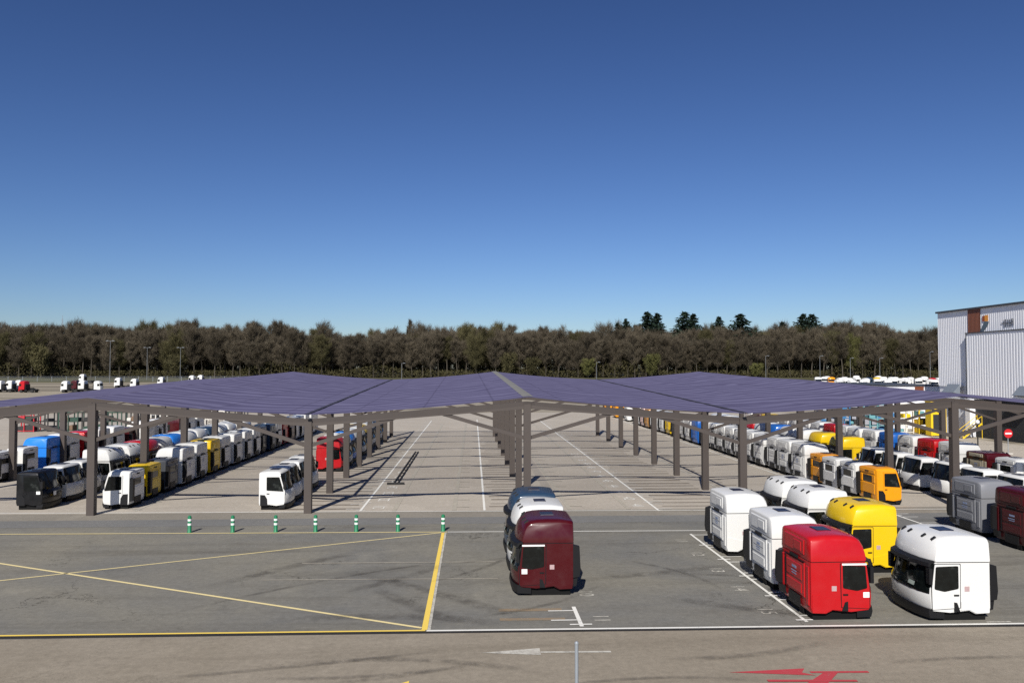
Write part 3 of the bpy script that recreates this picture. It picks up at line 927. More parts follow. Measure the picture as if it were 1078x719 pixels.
def net_mat(name, ca, cb, dens=0.11):
    m, nt, b = newmat(name)
    co = objco(nt)
    geo = N(nt, 'ShaderNodeNewGeometry')
    dot = N(nt, 'ShaderNodeVectorMath', operation='DOT_PRODUCT')
    nt.links.new(geo.outputs['Incoming'], dot.inputs[0]); nt.links.new(geo.outputs['True Normal'], dot.inputs[1])
    cosv = mth(nt, 'MAXIMUM', mth(nt, 'ABSOLUTE', dot.outputs['Value']), 0.01)
    cov = mth(nt, 'MINIMUM', mth(nt, 'DIVIDE', dens, cosv), 1.0)      # share of the view or light the threads block
    # camera moire painted into the net colour as wavy lighter bands
    w = N(nt, 'ShaderNodeTexWave', wave_type='BANDS', bands_direction='Y')
    w.inputs['Scale'].default_value = 0.16
    w.inputs['Distortion'].default_value = 11.0
    w.inputs['Detail'].default_value = 2.5
    w.inputs['Detail Scale'].default_value = 0.9
    nt.links.new(stretch(nt, co, (1.1, 1, 1)), w.inputs['Vector'])
    f = noise(nt, co, 0.12, 4)
    c = mix(nt, ca, cb, ramp(nt, w.outputs['Fac'], [(0.3, 0.0), (0.75, 1.0)]))
    c = mix(nt, c, ca, mth(nt, 'MULTIPLY', f, 0.6))
    # seams along the fall of the roof
    sx = N(nt, 'ShaderNodeSeparateXYZ'); nt.links.new(co, sx.inputs[0])
    fx = mth(nt, 'FRACT', mth(nt, 'DIVIDE', sx.outputs['X'], 3.9))
    sm = ramp(nt, mth(nt, 'ABSOLUTE', mth(nt, 'SUBTRACT', fx, 0.5)), [(0.0, 1.0), (0.022, 0.0)])
    c = mix(nt, c, tuple(0.5 * q for q in ca), mth(nt, 'MULTIPLY', sm, 0.45))
    dif = N(nt, 'ShaderNodeBsdfDiffuse'); nt.links.new(c, dif.inputs['Color'])
    tr = N(nt, 'ShaderNodeBsdfTransparent')
    mx = N(nt, 'ShaderNodeMixShader')
    nt.links.new(cov, mx.inputs['Fac']); nt.links.new(tr.outputs[0], mx.inputs[1]); nt.links.new(dif.outputs[0], mx.inputs[2])
    nt.links.new(mx.outputs[0], nt.nodes['Material Output'].inputs['Surface'])
    return m
M_NET = net_mat('purple_hail_net', (0.088, 0.083, 0.150), (0.146, 0.140, 0.232))
M_STRIPNET = net_mat('grey_ridge_net', (0.17, 0.17, 0.165), (0.19, 0.19, 0.185), 0.1)

canopy = thing('net_canopy', 'long purple hail-net canopy zigzagging on brown columns over the rows of cabs', 'canopy', (CXM, Y0, 0), R(0.5))
def cpart(mb, name, mats, parent=canopy):
    mb.v = [(v[0] - CXM, v[1] - Y0, v[2]) for v in mb.v]
    return mb.build(name, mats, parent)
for f_ in range(NF):
    y = Y0 + SP * f_
    for i, x in enumerate(XR):
        mb = MB()
        zt = roof_z(i, y) - 0.34
        mb.box(x - 0.2, x + 0.2, y - 0.2, y + 0.2, 0.0, zt)
        col = cpart(mb, 'column', M_COLUMN)
        for s in (-1, 1):
            j = i + s
            if not 0 <= j < len(XR): continue
            t = 0.39
            zb = roof_z(i, y) * (1 - t) + roof_z(j, y) * t - 0.62
            mb = MB()
            mb.bar((x + s * 0.19, y, roof_z(i, y) - (2.35 if i in RIDGE else 1.75)), (x + (XR[j] - x) * t, y, zb), 0.16 if f_ == 0 else 0.11, 0.2 if f_ == 0 else 0.15)
            cpart(mb, 'brace', M_COLUMN, col)
        if i + 1 < len(XR):
            mb = MB()
            bw_, bh_ = (0.26, 0.40) if f_ == 0 else (0.14, 0.22)      # the inner frames are lighter
            mb.bar((x, y, roof_z(i, y) - 0.50), (XR[i + 1], y, roof_z(i + 1, y) - 0.50), bw_, bh_)
            cpart(mb, 'beam', M_COLUMN)
for i in range(len(XR) - 1):
    vs, fs = [], []
    nxx, nyy = 13, 56
    rn = random.Random(i)
    for j in range(nyy + 1):
        y = 45.3 + (98.0 - 45.3) * j / nyy
        for k in range(nxx):
            u = k / (nxx - 1)
            x = XR[i] * (1 - u) + XR[i + 1] * u
            z = roof_z(i, y) * (1 - u) + roof_z(i + 1, y) * u
            q = ((y - Y0) / SP) % 1.0
            z -= 0.12 * 4 * u * (1 - u) + 0.05 * math.sin(math.pi * q) * (0.4 + 0.6 * 4 * u * (1 - u))
            z += rn.uniform(-0.006, 0.006)
            vs.append((x - CXM, y - Y0, z))
    for j in range(nyy):
        for k in range(nxx - 1):
            a = j * nxx + k
            fs.append((a, a + 1, a + nxx + 1, a + nxx))
    link('net_panel', mesh('net_panel', vs, fs, [M_NET], 60), canopy)
mb = MB()
for s in (-1, 1):
    for j in range(20):
        ya, yb = 45.25 + 52.8 * j / 20, 45.25 + 52.8 * (j + 1) / 20
        za, zb = roof_z(3, ya), roof_z(3, yb)
        mb.add([(CXM, ya, za + 0.05), (CXM, yb, zb + 0.05), (CXM + s * 0.3, yb, zb + 0.02), (CXM + s * 0.3, ya, za + 0.02)], [(0, 1, 2, 3)])
cpart(mb, 'ridge_strip', M_STRIPNET)
for i in (2, 4):
    mb = MB()
    for s in (-1, 1):
        mb.bar((XR[i] + s * 0.05, 45.3, roof_z(i, 45.3) + 0.02), (XR[i] + s * 0.05, 98, roof_z(i, 98) + 0.02), 0.12, 0.05)
    cpart(mb, 'valley_cable', M_TIE)

# ------------------------------------------------------------------ bollards
M_GREEN = plain('green_plastic', (0.012, 0.17, 0.075), 0.45)
M_REFL = plain('white_reflective_band', (0.75, 0.78, 0.74), 0.35)
BP = [-13.85, -11.75, -9.65, -7.7, -5.7, -3.65, -1.42]
def lathe(mb, prof, n=16, mi=0):
    b = []
    vs = [(r * math.cos(2 * math.pi * k / n), r * math.sin(2 * math.pi * k / n), z) for (r, z) in prof for k in range(n)]
    fs = [(i * n + k, i * n + (k + 1) % n, (i + 1) * n + (k + 1) % n, (i + 1) * n + k) for i in range(len(prof) - 1) for k in range(n)]
    fs.append(tuple(range((len(prof) - 1) * n, len(prof) * n)))
    mb.add(vs, fs, mi)
mb = MB(); lathe(mb, [(0.11, 0), (0.11, 0.04), (0.095, 0.06), (0.09, 0.75), (0.08, 0.80), (0.04, 0.83)]); ME_B = mb.me('bollard_post', M_GREEN, 40)
mb = MB(); lathe(mb, [(0.093, 0.36), (0.0945, 0.361), (0.0945, 0.459), (0.093, 0.46)]); ME_R = mb.me('bollard_band', M_REFL, 40)
bw = ['leftmost green bollard with white bands', 'second green bollard from the left', 'third green bollard from the left', 'middle green bollard of the seven',
      'third green bollard from the right', 'second green bollard from the right', 'rightmost green bollard, at the corner of the yellow box']
for k, x in enumerate(BP):
    t = thing('bollard', bw[k] + (' along the pale line' if k < 6 else ''), 'bollard', (x, 40.42 - 0.022 * (x + 1.4), 0.004), 0, 'green bollards along the pale line')
    link('post', ME_B, t)
    for dz in (0.0, 0.21):
        o = link('reflective_band', ME_R, t, (0, 0, dz))

# thin grey post at the road and the low rail on the yard
mb = MB(); mb.tube((0, 0, 0), (0, 0, 1.93), 0.042, n=12)
t = thing('marker_post', 'thin grey metal post at the bottom edge of the road', 'post', (2.32, 18.0, 0.004))
mb.build('pole', M_STEEL, t, smooth=40)
mb = MB(); lathe(mb, [(0.048, 1.93), (0.048, 1.96), (0.02, 1.99)], 12); mb.build('cap', M_STEEL, t)
t = thing('guard_rail', 'long low black double rail lying on the left aisle asphalt', 'rail', (-5.3, 57, 0.008))
for s in (-1, 1):
    mb = MB(); mb.box(s * 0.14 - 0.03, s * 0.14 + 0.03, 0, 21.5, 0.06, 0.13); mb.build('rail', M_RUBBER, t)
mb = MB()
for k in range(12):
    mb.box(-0.2, 0.2, k * 1.95, k * 1.95 + 0.1, 0, 0.06)
mb.build('sleeper', M_RUBBER, t)
mb = MB(); mb.box(-0.6, 0.6, -0.25, -0.02, 0.0, 0.14); mb.build('end_stop', M_RUBBER, t)

# ------------------------------------------------------------------ no-entry sign, lamp
M_SIGNR = plain('sign_red', (0.5, 0.012, 0.018), 0.45)
M_SIGNW = plain('sign_white', (0.8, 0.8, 0.8), 0.45)
t = thing('no_entry_sign', 'round red no-entry sign with white bar on a thin pole', 'sign', (50.75, 74.4, 0.004))
mb = MB(); mb.tube((0, 0, 0), (0, 0, 2.35), 0.035); mb.build('pole', M_STEEL, t)
def disc(r, y0, y1, zc, n=28):
    mb = MB(); mb.tube((0, y0, zc), (0, y1, zc), r, n=n); return mb
disc(0.42, -0.075, -0.04, 1.95).build('disc', M_SIGNR, t)
mb = MB(); mb.box(-0.30, 0.30, -0.085, -0.077, 1.88, 2.02); mb.build('bar', M_SIGNW, t)
mb = MB(); mb.box(-0.28, 0.28, -0.28, 0.28, 0.0, 0.12); mb.build('base', M_CONC, t)
t = thing('globe_lamp', 'dark post with a white globe lamp near the building', 'lamp', (51.4, 80, 0.004))
mb = MB(); mb.tube((0, 0, 0), (0, 0, 2.5), 0.06); mb.build('post', M_BLACK, t)
mb = MB(); lathe(mb, [(0.05, 2.46), (0.17, 2.55), (0.2, 2.68), (0.15, 2.82), (0.04, 2.88)]); mb.build('globe', M_SIGNW, t, smooth=60)

M_LAMP = plain('weathered_lamp_pole', (0.15, 0.16, 0.17), 0.7)
def lamp(x, y, h, label, heads=2):
    t = thing('lamp_post', label, 'lamp post', (x, y, terrain_z(y)), 0, 'tall lamp posts around the yard')
    mb = MB(); mb.tube((0, 0, 0), (0, 0, h), 0.13, 0.08); mb.build('pole', M_LAMP, t)
    mb = MB()
    mb.bar((-1.1 if heads == 2 else 0, 0, h), (1.1, 0, h), 0.12); mb.build('arm', M_LAMP, t)
    for s in ((-1, 1) if heads == 2 else (1,)):
        mb = MB(); mb.add([(s * 0.7, -0.3, h + 0.02), (s * 1.7, -0.3, h - 0.05), (s * 1.7, 0.3, h - 0.05), (s * 0.7, 0.3, h + 0.02),
                           (s * 0.75, -0.22, h + 0.3), (s * 1.6, -0.2, h + 0.15), (s * 1.6, 0.2, h + 0.15), (s * 0.75, 0.22, h + 0.3)],
                          [(0, 3, 2, 1), (4, 5, 6, 7), (0, 1, 5, 4), (1, 2, 6, 5), (2, 3, 7, 6), (3, 0, 4, 7)]); mb.build('lamp_head', M_LAMP, t)
def pxx(px, y):     # ground x of a bearing at depth y
    t = (px - 539.0) / 850.0
    return (t + 0.04941) / (1 - t * 0.04941) * y
LX = [(116, 330, 17, 'tallest twin-head lamp post on the far left, behind the parked tractors'), (155, 372, 14.5, 'twin-head lamp post between two others on the far left'),
      (190, 372, 14.5, 'twin-head lamp post above the left canopy edge'), (423, 372, 7.5, 'short lamp post before the wood, left of the tall poplar'),
      (628, 372, 8, 'short lamp post before the pale green tree'), (806, 372, 11, 'lamp post beyond the right canopy ridge, left of the far white trucks'),
      (863, 372, 11, 'lamp post just left of the far white trucks'), (895, 372, 10, 'lamp post rising behind the middle of the far white trucks'),
      (926, 372, 10, 'lamp post rising behind the right of the far white trucks'), (979, 360, 13, 'lamp post beside the corner of the big white building')]
for px, y, h, lb in LX:
    lamp(pxx(px, y), y, h, lb, 2 if px < 400 else 1)

# ------------------------------------------------------------------ building on the right
def cladding(name, a, b_, rib=0.42):
    m, nt, b = newmat(name)
    co = objco(nt)
    f = noise(nt, stretch(nt, co, (0.5, 0.5, 0.06)), 1.0, 5, 0.6)
    c = mix(nt, a, b_, f)
    nt.links.new(c, b.inputs['Base Color'])
    b.inputs['Roughness'].default_value = 0.45
    return m
M_CLAD = cladding('white_corrugated_sheet', (0.76, 0.77, 0.81), (0.83, 0.84, 0.87))
M_BROWN = cladding('brown_sheet', (0.15, 0.045, 0.02), (0.19, 0.06, 0.028))
M_TRIM = plain('dark_trim', (0.05, 0.055, 0.065), 0.6)
M_DARKIN = plain('dark_interior', (0.02, 0.022, 0.026), 0.8)
M_PLINTH = plain('grey_plinth', (0.23, 0.25, 0.27), 0.8)
M_AWN = plain('grey_awning', (0.16, 0.185, 0.22), 0.6)
M_ORANGE = plain('logo_orange', (0.8, 0.32, 0.04), 0.5)
M_LDARK = plain('logo_slate', (0.10, 0.14, 0.17), 0.5)
M_LBROWN = plain('logo_rust', (0.32, 0.07, 0.02), 0.5)

BX = 60.0
bt = thing('factory_building', 'big white corrugated factory hall with brown stripe and wall logo at right', 'building', (BX, 90, 0))
def bpart(mb, name, mats, parent=bt, smooth=None):
    mb.v = [(v[0] - BX, v[1] - 90, v[2]) for v in mb.v]
    return mb.build(name, mats, parent, smooth=smooth)
def corrug(mb, x, y0, y1, z0, z1, pitch=0.6, depth=0.09, fine=0.62):
    """ribbed sheet facing -x"""
    y = y0; pr = []; pitch *= fine; depth *= 0.7
    while y < y1 - 1e-6:
        e = min(y + pitch, y1)
        pr += [(x, y), (x, y + (e - y) * 0.55), (x + depth, y + (e - y) * 0.65), (x + depth, y + (e - y) * 0.92)]
        y = e
    pr.append((x, y1))
    for p, q in zip(pr[:-1], pr[1:]):
        mb.quad((p[0], p[1], z0), (p[0], p[1], z1), (q[0], q[1], z1), (q[0], q[1], z0))
mb = MB(); corrug(mb, BX, 94.8, 101.2, 5.9, 15.2, 0.6, 0.03); bpart(mb, 'wall_cladding', M_CLAD)
mb = MB(); corrug(mb, BX, 40.0, 92.4, 12.45, 15.2, 0.6, 0.03); bpart(mb, 'upper_cladding', M_CLAD)
mb = MB(); corrug(mb, BX - 0.38, 40.0, 94.6, 4.5, 12.3, 0.75, 0.035); bpart(mb, 'wall_cladding', M_CLAD)
mb = MB(); corrug(mb, BX - 0.06, 92.4, 94.8, 12.4, 15.2, 0.4, 0.05); bpart(mb, 'brown_stripe', M_BROWN)
mb = MB(); mb.box(BX + 0.12, BX + 60, 40, 101.2, 0, 15.1); bpart(mb, 'hall', M_CLAD)
mb = MB(); mb.box(BX - 0.2, BX + 60.2, 39.8, 101.4, 15.2, 15.42); bpart(mb, 'roof_edge', M_TRIM)
mb = MB(); mb.box(BX - 0.45, BX, 39.9, 94.8, 12.3, 12.42); mb.box(BX - 0.41, BX + 0.05, 94.6, 94.78, 4.5, 12.3); bpart(mb, 'ledge', M_TRIM)
mb = MB(); mb.box(BX - 0.2, BX, 40, 94.7, 0.0, 4.48); bpart(mb, 'dark_bay', M_DARKIN)
for yy in (93.4, 78.8):
    mb = MB(); mb.box(BX - 0.9, BX - 0.22, yy, yy + 0.9, 0, 4.47); bpart(mb, 'pillar', M_CLAD)
mb = MB(); mb.box(BX - 0.42, BX - 0.22, 60, 78.6, 0, 1.3); bpart(mb, 'plinth', M_PLINTH)
mb = MB(); corrug(mb, BX - 0.38, 60, 78.8, 1.3, 4.48, 0.75, 0.035); bpart(mb, 'wall_cladding', M_CLAD)
for (ya, yb) in ((96.0, 98.5), (82.0, 85.3)):
    mb = MB()
    mb.add([(BX - 0.42, ya, 6.2), (BX - 0.42, yb, 6.2), (BX - 1.3, yb, 5.2), (BX - 1.3, ya, 5.2), (BX - 0.42, ya, 5.0), (BX - 0.42, yb, 5.0)],
           [(0, 1, 2, 3), (0, 3, 4), (1, 5, 2), (4, 3, 2, 5)])
    aw = bpart(mb, 'awning', M_AWN)
# wall logo: a small square, a bright square and a slanting tail, then the letters
mb = MB()
def wq(pts, x): mb.add([(x, p[0], p[1]) for p in pts], [tuple(range(len(pts)))])
wq([(92.00, 13.65), (92.00, 14.28), (91.55, 14.28), (91.55, 13.65)], BX - 0.07); bpart(mb, 'logo_mark', M_LBROWN)
mb = MB(); wq([(91.54, 13.62), (91.54, 14.34), (90.90, 14.34), (90.90, 13.62)], BX - 0.08); bpart(mb, 'logo_mark', M_ORANGE)
mb = MB(); wq([(91.65, 13.58), (92.45, 12.55), (91.80, 12.5), (90.85, 13.30), (90.80, 13.58)], BX - 0.07); bpart(mb, 'logo_mark', M_LDARK)
mb = MB(); X_ = BX - 0.03
for (ya, yb, za, zb) in ((88.70, 88.10, 13.18, 13.26), (88.20, 88.12, 12.75, 13.65), (87.93, 87.85, 12.75, 13.65), (87.85, 87.40, 13.15, 13.24),
                         (87.57, 87.49, 12.75, 13.62), (87.23, 87.15, 12.75, 13.62), (86.93, 86.85, 12.85, 13.65), (86.67, 86.59, 12.85, 13.65), (87.23, 86.93, 13.15, 13.23), (86.90, 86.63, 13.60, 13.66)):
    mb.box(X_ - 0.02, X_, min(ya, yb), max(ya, yb), za, zb)
bpart(mb, 'wall_letter', M_TRIM)

# low annex beyond the hall
at = thing('low_annex', 'low white flat-roofed annex with brown panel beside the big hall', 'building', (58.3, 107, 0))
mb = MB(); mb.box(-2.2, 7.0, 0, 20, 0, 5.75); mb.build('wall', M_CLAD, at)
mb = MB(); mb.box(-2.35, 7.1, -0.15, 20.1, 5.752, 5.9); mb.build('roof_edge', M_TRIM, at)
mb = MB(); mb.box(1.75, 3.0, -0.06, 0.0, 3.8, 5.7); mb.build('brown_panel', M_BROWN, at)

# ------------------------------------------------------------------ stillages and clutter
M_PAL = {'green': plain('rack_green', (0.02, 0.055, 0.038), 0.6), 'red': plain('rack_red', (0.42, 0.02, 0.03), 0.6), 'black': plain('rack_black', (0.025, 0.025, 0.025), 0.7),
         'teal': plain('rack_teal', (0.12, 0.30, 0.33), 0.6), 'blue': plain('rack_blue', (0.04, 0.16, 0.34), 0.6), 'yellow': plain('rack_yellow', (0.75, 0.5, 0.01), 0.6),
         'white': plain('rack_white', (0.62, 0.60, 0.55), 0.6), 'brown': plain('rack_brown', (0.16, 0.10, 0.06), 0.7), 'orange': plain('rack_orange', (0.55, 0.16, 0.06), 0.6)}
def rack(x, y, w, d, h, frame, cols, label, group, seed):
    rr = random.Random(seed)
    t = thing('storage_rack', label, 'rack', (x, y, 0.004), 0, group)
    mb = MB()
    for px in (-w / 2, 0, w / 2):
        for py in (-d / 2, d / 2):
            mb.box(px - 0.06, px + 0.06, py - 0.06, py + 0.06, 0, h)
    n = max(2, int(h / 0.9))
    for k in range(n + 1):
        z = 0.15 + (h - 0.2) * k / n
        for px in (-w / 2, 0, w / 2):
            mb.bar((px, -d / 2, z), (px, d / 2, z), 0.07)
        for py in (-d / 2, d / 2):
            mb.bar((-w / 2, py, z), (w / 2, py, z), 0.08)
    mb.build('frame', M_PAL[frame], t)
    for k in range(n):
        z = 0.2 + (h - 0.2) * k / n
        x0 = -w / 2 + 0.1
        while x0 < w / 2 - 0.4:
            ww = rr.uniform(0.4, 1.1)
            if rr.random() < 0.8:
                mb = MB(); hh = rr.uniform(0.3, 0.7)
                mb.add(*prism_box(x0, min(x0 + ww, w / 2 - 0.08), -d / 2 + 0.1, d / 2 - 0.1, z, z + hh))
                mb.build('load', M_PAL[rr.choice(cols)], t)
            x0 += ww + 0.08
def prism_box(x0, x1, y0, y1, z0, z1, c=0.05):
    vs = [(x0, y0, z0), (x1, y0, z0), (x1, y1, z0), (x0, y1, z0), (x0, y0, z1 - c), (x1, y0, z1 - c), (x1, y1, z1 - c), (x0, y1, z1 - c),
          (x0 + c, y0 + c, z1), (x1 - c, y0 + c, z1), (x1 - c, y1 - c, z1), (x0 + c, y1 - c, z1)]
    fs = [(0, 3, 2, 1), (8, 9, 10, 11)]
    for i in range(4):
        j = (i + 1) % 4
        fs += [(i, j, 4 + j, 4 + i), (4 + i, 4 + j, 8 + j, 8 + i)]
    return vs, fs
lw = ['at the left end', 'second from the left', 'third from the left', 'fourth from the left', 'fifth from the left', 'sixth from the left', 'at the right end']
for k in range(7):
    rack(-57.3 + 2.75 * k, 107.5 + 0.4 * (k % 2), 2.4, 1.6, 2.5, ['red', 'black', 'green', 'black', 'green', 'black', 'white'][k],
         [['red', 'black', 'green'], ['red', 'black', 'black'], ['black', 'green', 'brown'], ['black', 'green'], ['green', 'black', 'white'], ['black', 'brown', 'white'], ['white', 'brown', 'black']][k],
         'open metal stillage full of dark parts behind the left canopy, ' + lw[k], 'stillages on the gravel behind the left canopy', k)
for k in range(5):
    rack(-43.2 + 2.8 * k, 112 + 0.3 * (k % 2), 2.5, 1.6, 2.4, ['white', 'white', 'black', 'white', 'black'][k], ['white', 'brown', 'white', 'black'],
         'pale storage rack behind the left canopy, right of the dark stillages, ' + ['at the left end', 'second from the left', 'middle', 'second from the right', 'at the right end'][k], 'pale racks behind the left canopy', 20 + k)
rc = [('black', ['blue', 'black', 'white'], 'dark rack with blue and white boxes, leftmost'), ('blue', ['teal', 'black', 'blue'], 'blue rack of teal bins, second from the left'),
      ('black', ['teal', 'white', 'black'], 'dark rack with teal and white bins, third from the left'), ('teal', ['teal', 'blue', 'black'], 'teal rack of blue bins in the middle'),
      ('blue', ['blue', 'orange', 'blue'], 'blue rack carrying orange bins, third from the right'), ('white', ['white', 'teal', 'yellow'], 'pale rack with yellow bins, second from the right'),
      ('yellow', ['yellow', 'teal', 'black'], 'yellow rack nearest the factory hall, rightmost')]
for k, (fr_, cl_, lb_) in enumerate(rc):
    rack(44.0 + 2.1 * k, 99 + 0.5 * (k % 3), 1.9, 1.5, 3.2 + 0.5 * (k % 2), fr_, cl_, lb_ + ' by the hall', 'racks beside the factory hall', 40 + k)
t = thing('machine_cabinet', 'tall yellow machine guard with dark opening beside the hall', 'machine', (56.0, 95.2, 0.004))
mb = MB(); mb.box(-0.95, 0.95, -0.6, 0.6, 0.1, 4.1); mb.build('housing', M_PAL['yellow'], t)
mb = MB(); mb.box(-0.7, 0.1, -0.63, -0.601, 0.5, 2.6); mb.build('opening', M_DARKIN, t)
mb = MB(); mb.box(-1.0, 1.0, -0.66, 0.66, 4.1, 4.25); mb.box(-0.85, -0.7, -0.5, 0.5, 0, 0.1); mb.box(0.7, 0.85, -0.5, 0.5, 0, 0.1); mb.build('cap', M_PAL['yellow'], t)
t = thing('access_stair', 'yellow railed stair leading into the dark bay', 'stair', (58.2, 91.6, 0.004))
mb = MB()
for s in (-0.45, 0.45):
    mb.bar((-1.4, s, 0.9), (0.9, s, 2.6), 0.05); mb.bar((-1.4, s, 0.0), (-1.4, s, 1.0), 0.05); mb.bar((0.9, s, 0), (0.9, s, 2.7), 0.05)
mb.build('railing', M_PAL['yellow'], t)
mb = MB()
for k in range(8):
    mb.box(-1.4 + 0.28 * k, -1.15 + 0.28 * k, -0.42, 0.42, 0.22 * (k + 1) - 0.04, 0.22 * (k + 1))
mb.build('step', M_STEEL, t)
mb = MB()
for s in (-0.46, 0.42):
    mb.bar((-1.4, s, 0.02), (0.9, s, 1.75), 0.08, 0.15)
mb.build('stringer', M_PAL['yellow'], t)

# ------------------------------------------------------------------ far tractors
def tractor_parts():
    P = []
    L, HW = 2.2, 1.2
    fn = make_bend(L, HW, 2.8, 3.7, 0.27, 0.11, 0.17)
    body = [(0.0, 1.0), (0.0, 3.4), (0.1, 3.6), (0.7, 3.7), (1.3, 3.65), (1.75, 3.4), (2.0, 3.0), (2.03, 2.85), (2.13, 2.1), (2.2, 1.8), (2.2, 0.55), (1.9, 0.5), (1.9, 0.9), (0.6, 1.0)]
    st = [HW * s for s in (-1, -0.93, -0.7, -0.3, 0.3, 0.7, 0.93, 1)]
    P.append(('cab', mesh('tractor_cab', *loft(body, st, fn), [PAINT], 40), True))
    fr = [(2.13, 2.1), (2.075, 2.5), (2.03, 2.85)]
    P.append(('windscreen', mesh('tractor_screen', *shell_patch(fr, [HW * s for s in (-0.95, -0.7, -0.3, 0.3, 0.7, 0.95)], fn, 0.02), [M_GLASS], 40), False))
    for s in (-1, 1):
        mb = MB(); mb.prism_xz([(1.05, 2.05), (1.8, 2.05), (1.75, 2.75), (1.05, 2.75)], s * 1.19, s * 1.215)
        P.append(('side_window', mb.me('tractor_window', M_GLASS), False))
    mb = MB()
    for s in (-0.42, 0.42):
        mb.box(-4.0, 1.9, s - 0.06, s + 0.06, 0.65, 0.95)
    mb.box(-3.6, -2.2, -0.5, 0.5, 0.95, 1.12); mb.box(-0.9, -0.1, -1.15, -0.55, 0.4, 0.95); mb.box(-0.9, -0.1, 0.55, 1.15, 0.4, 0.95); mb.box(-0.35, -0.1, -1.0, 1.0, 0.95, 2.6)
    P.append(('chassis', mb.me('tractor_chassis', M_BLACK), False))
    for (wx, s) in ((1.2, -1), (1.2, 1), (-2.6, -1), (-2.6, 1)):
        mb = MB(); mb.tube((wx, s * 0.75, 0.5), (wx, s * 1.15, 0.5), 0.5, n=16); P.append(('wheel', mb.me('tractor_wheel', M_RUBBER, 40), False))
    return P
TR = tractor_parts()
def tractor(colour, x, y, rz, label, group):
    t = thing('tractor_truck', label, 'truck', (x, y, terrain_z(y) + 0.0), rz, group)
    for (n, me, pt) in TR:
        o = link(n, me, t)
        if pt and colour != 'white':
            o.material_slots[0].link = 'OBJECT'; o.material_slots[0].material = PAINTS[colour]
gt = 'tractor trucks parked beyond the left canopy'
for (px, y, c_, rz, lb) in [(4, 264, 'white', W180, 'white tractor truck at the left picture edge, beyond the canopy'), (15, 266, 'white', W180, 'white tractor truck just left of the far red one'),
                            (24, 270, 'white', W180, 'white tractor truck half hidden behind the far red one'), (29, 262, 'red', W180 * 0.94, 'bright red tractor truck with bare chassis on the far left yard'),
                            (73, 262, 'white', W180, 'white tractor truck left of the small dark red one'), (83, 268, 'dark red', W180, 'dark red tractor truck between white ones on the far yard'),
                            (91, 266, 'white', W180 * 0.97, 'white tractor truck just right of the dark red one'), (101, 262, 'white', 0, 'white tractor truck facing right beside the lamp post'),
                            (128, 292, 'white', W180, 'white tractor truck with long dark chassis right of the lamp post'), (145, 282, 'white', W180, 'low white tractor truck near the left canopy edge'),
                            (173, 300, 'white', W180, 'small white tractor truck above the left canopy slope'), (205, 318, 'white', W180, 'tiny white tractor truck, left of a pair by the wood'),
                            (214, 322, 'white', W180, 'tiny white tractor truck, right of a pair by the wood'), (90, 335, 'white', W180, 'lone white truck farthest back on the left, near the fence')]:
    tractor(c_, pxx(px, y), y, rz, lb, gt)
gr = 'white trucks in the far right yard'
rr = random.Random(5)
far = [(860, 296, 'white'), (868, 300, 'white'), (874, 296, 'orange'), (883, 288, 'white'), (889, 296, 'white'), (894, 286, 'white'), (900, 294, 'white'), (909, 284, 'white'), (913, 290, 'dark blue'),
       (921, 292, 'yellow'), (928, 282, 'white'), (930, 298, 'white'), (936, 296, 'white'), (938, 280, 'white'), (942, 296, 'white'), (945, 282, 'white'), (952, 288, 'white'), (960, 294, 'white'), (966, 288, 'white'),
       (972, 288, 'white'), (979, 286, 'red'), (986, 288, 'white')]
for px in range(872, 992, 7):
    far.append((px + rr.uniform(-2, 2), rr.choice((268, 274, 304, 312)) + rr.uniform(-3, 3), 'white'))
uniq = {'orange': 'orange truck among the far white trucks on the right', 'dark blue': 'dark truck in the far right yard', 'yellow': 'yellow truck in the far right yard',
        'red': 'red truck beside the big hall corner in the far yard'}
for (px, y, c_) in far:
    tractor(c_, pxx(px, y), y, rr.choice((R(-60), R(-75), R(-100), R(-120), W180)), uniq.get(c_, 'small white truck in the crowded yard beyond the right canopy'), gr)

# ------------------------------------------------------------------ fence along the far yard
def fence(x0, x1, y, label):
    t = thing('mesh_fence', label, 'fence', (0, y, terrain_z(y)))
    mb = MB()
    x = x0
    while x <= x1:
        mb.box(x - 0.06, x + 0.06, -0.06, 0.06, 0, 2.2); x += 6.0
    o = mb.build('posts', M_STEEL, t); o.name = 'fence_post'
    o['kind'] = 'stuff'
    mb = MB()
    for z in [0.2 + 0.25 * k for k in range(9)]:
        mb.box(x0, x1, -0.012, 0.012, z, z + 0.03)
    mb.build('wire', M_STEEL, t)
fence(-262, -70, 352, 'long grey wire fence before the wood on the left')

# ------------------------------------------------------------------ the wood
def bark(name, a, b_, s=0.8):
    m, nt, b = newmat(name)
    info = N(nt, 'ShaderNodeObjectInfo')
    f = noise(nt, objco(nt), s, 4)
    c = mix(nt, a, b_, f)
    hsv = N(nt, 'ShaderNodeHueSaturation')
    v = mth(nt, 'ADD', mth(nt, 'MULTIPLY', info.outputs['Random'], 0.55), 0.72)
    nt.links.new(v, hsv.inputs['Value']); nt.links.new(c, hsv.inputs['Color'])
    nt.links.new(hsv.outputs[0], b.inputs['Base Color'])
    b.inputs['Roughness'].default_value = 0.9
    b.inputs['Specular IOR Level'].default_value = 0.1
    return m
M_BARK = bark('tree_bark', (0.042, 0.036, 0.029), (0.10, 0.088, 0.07))
M_TWIG = bark('bare_twigs', (0.078, 0.065, 0.047), (0.104, 0.088, 0.063), 0.15)
M_TWIGG = bark('budding_twigs', (0.085, 0.09, 0.03), (0.13, 0.125, 0.05), 0.3)
M_TWIGO = bark('olive_twigs', (0.07, 0.065, 0.032), (0.095, 0.085, 0.042), 0.2)
M_CONIF = bark('conifer_needles', (0.012, 0.022, 0.016), (0.022, 0.036, 0.024), 0.4)
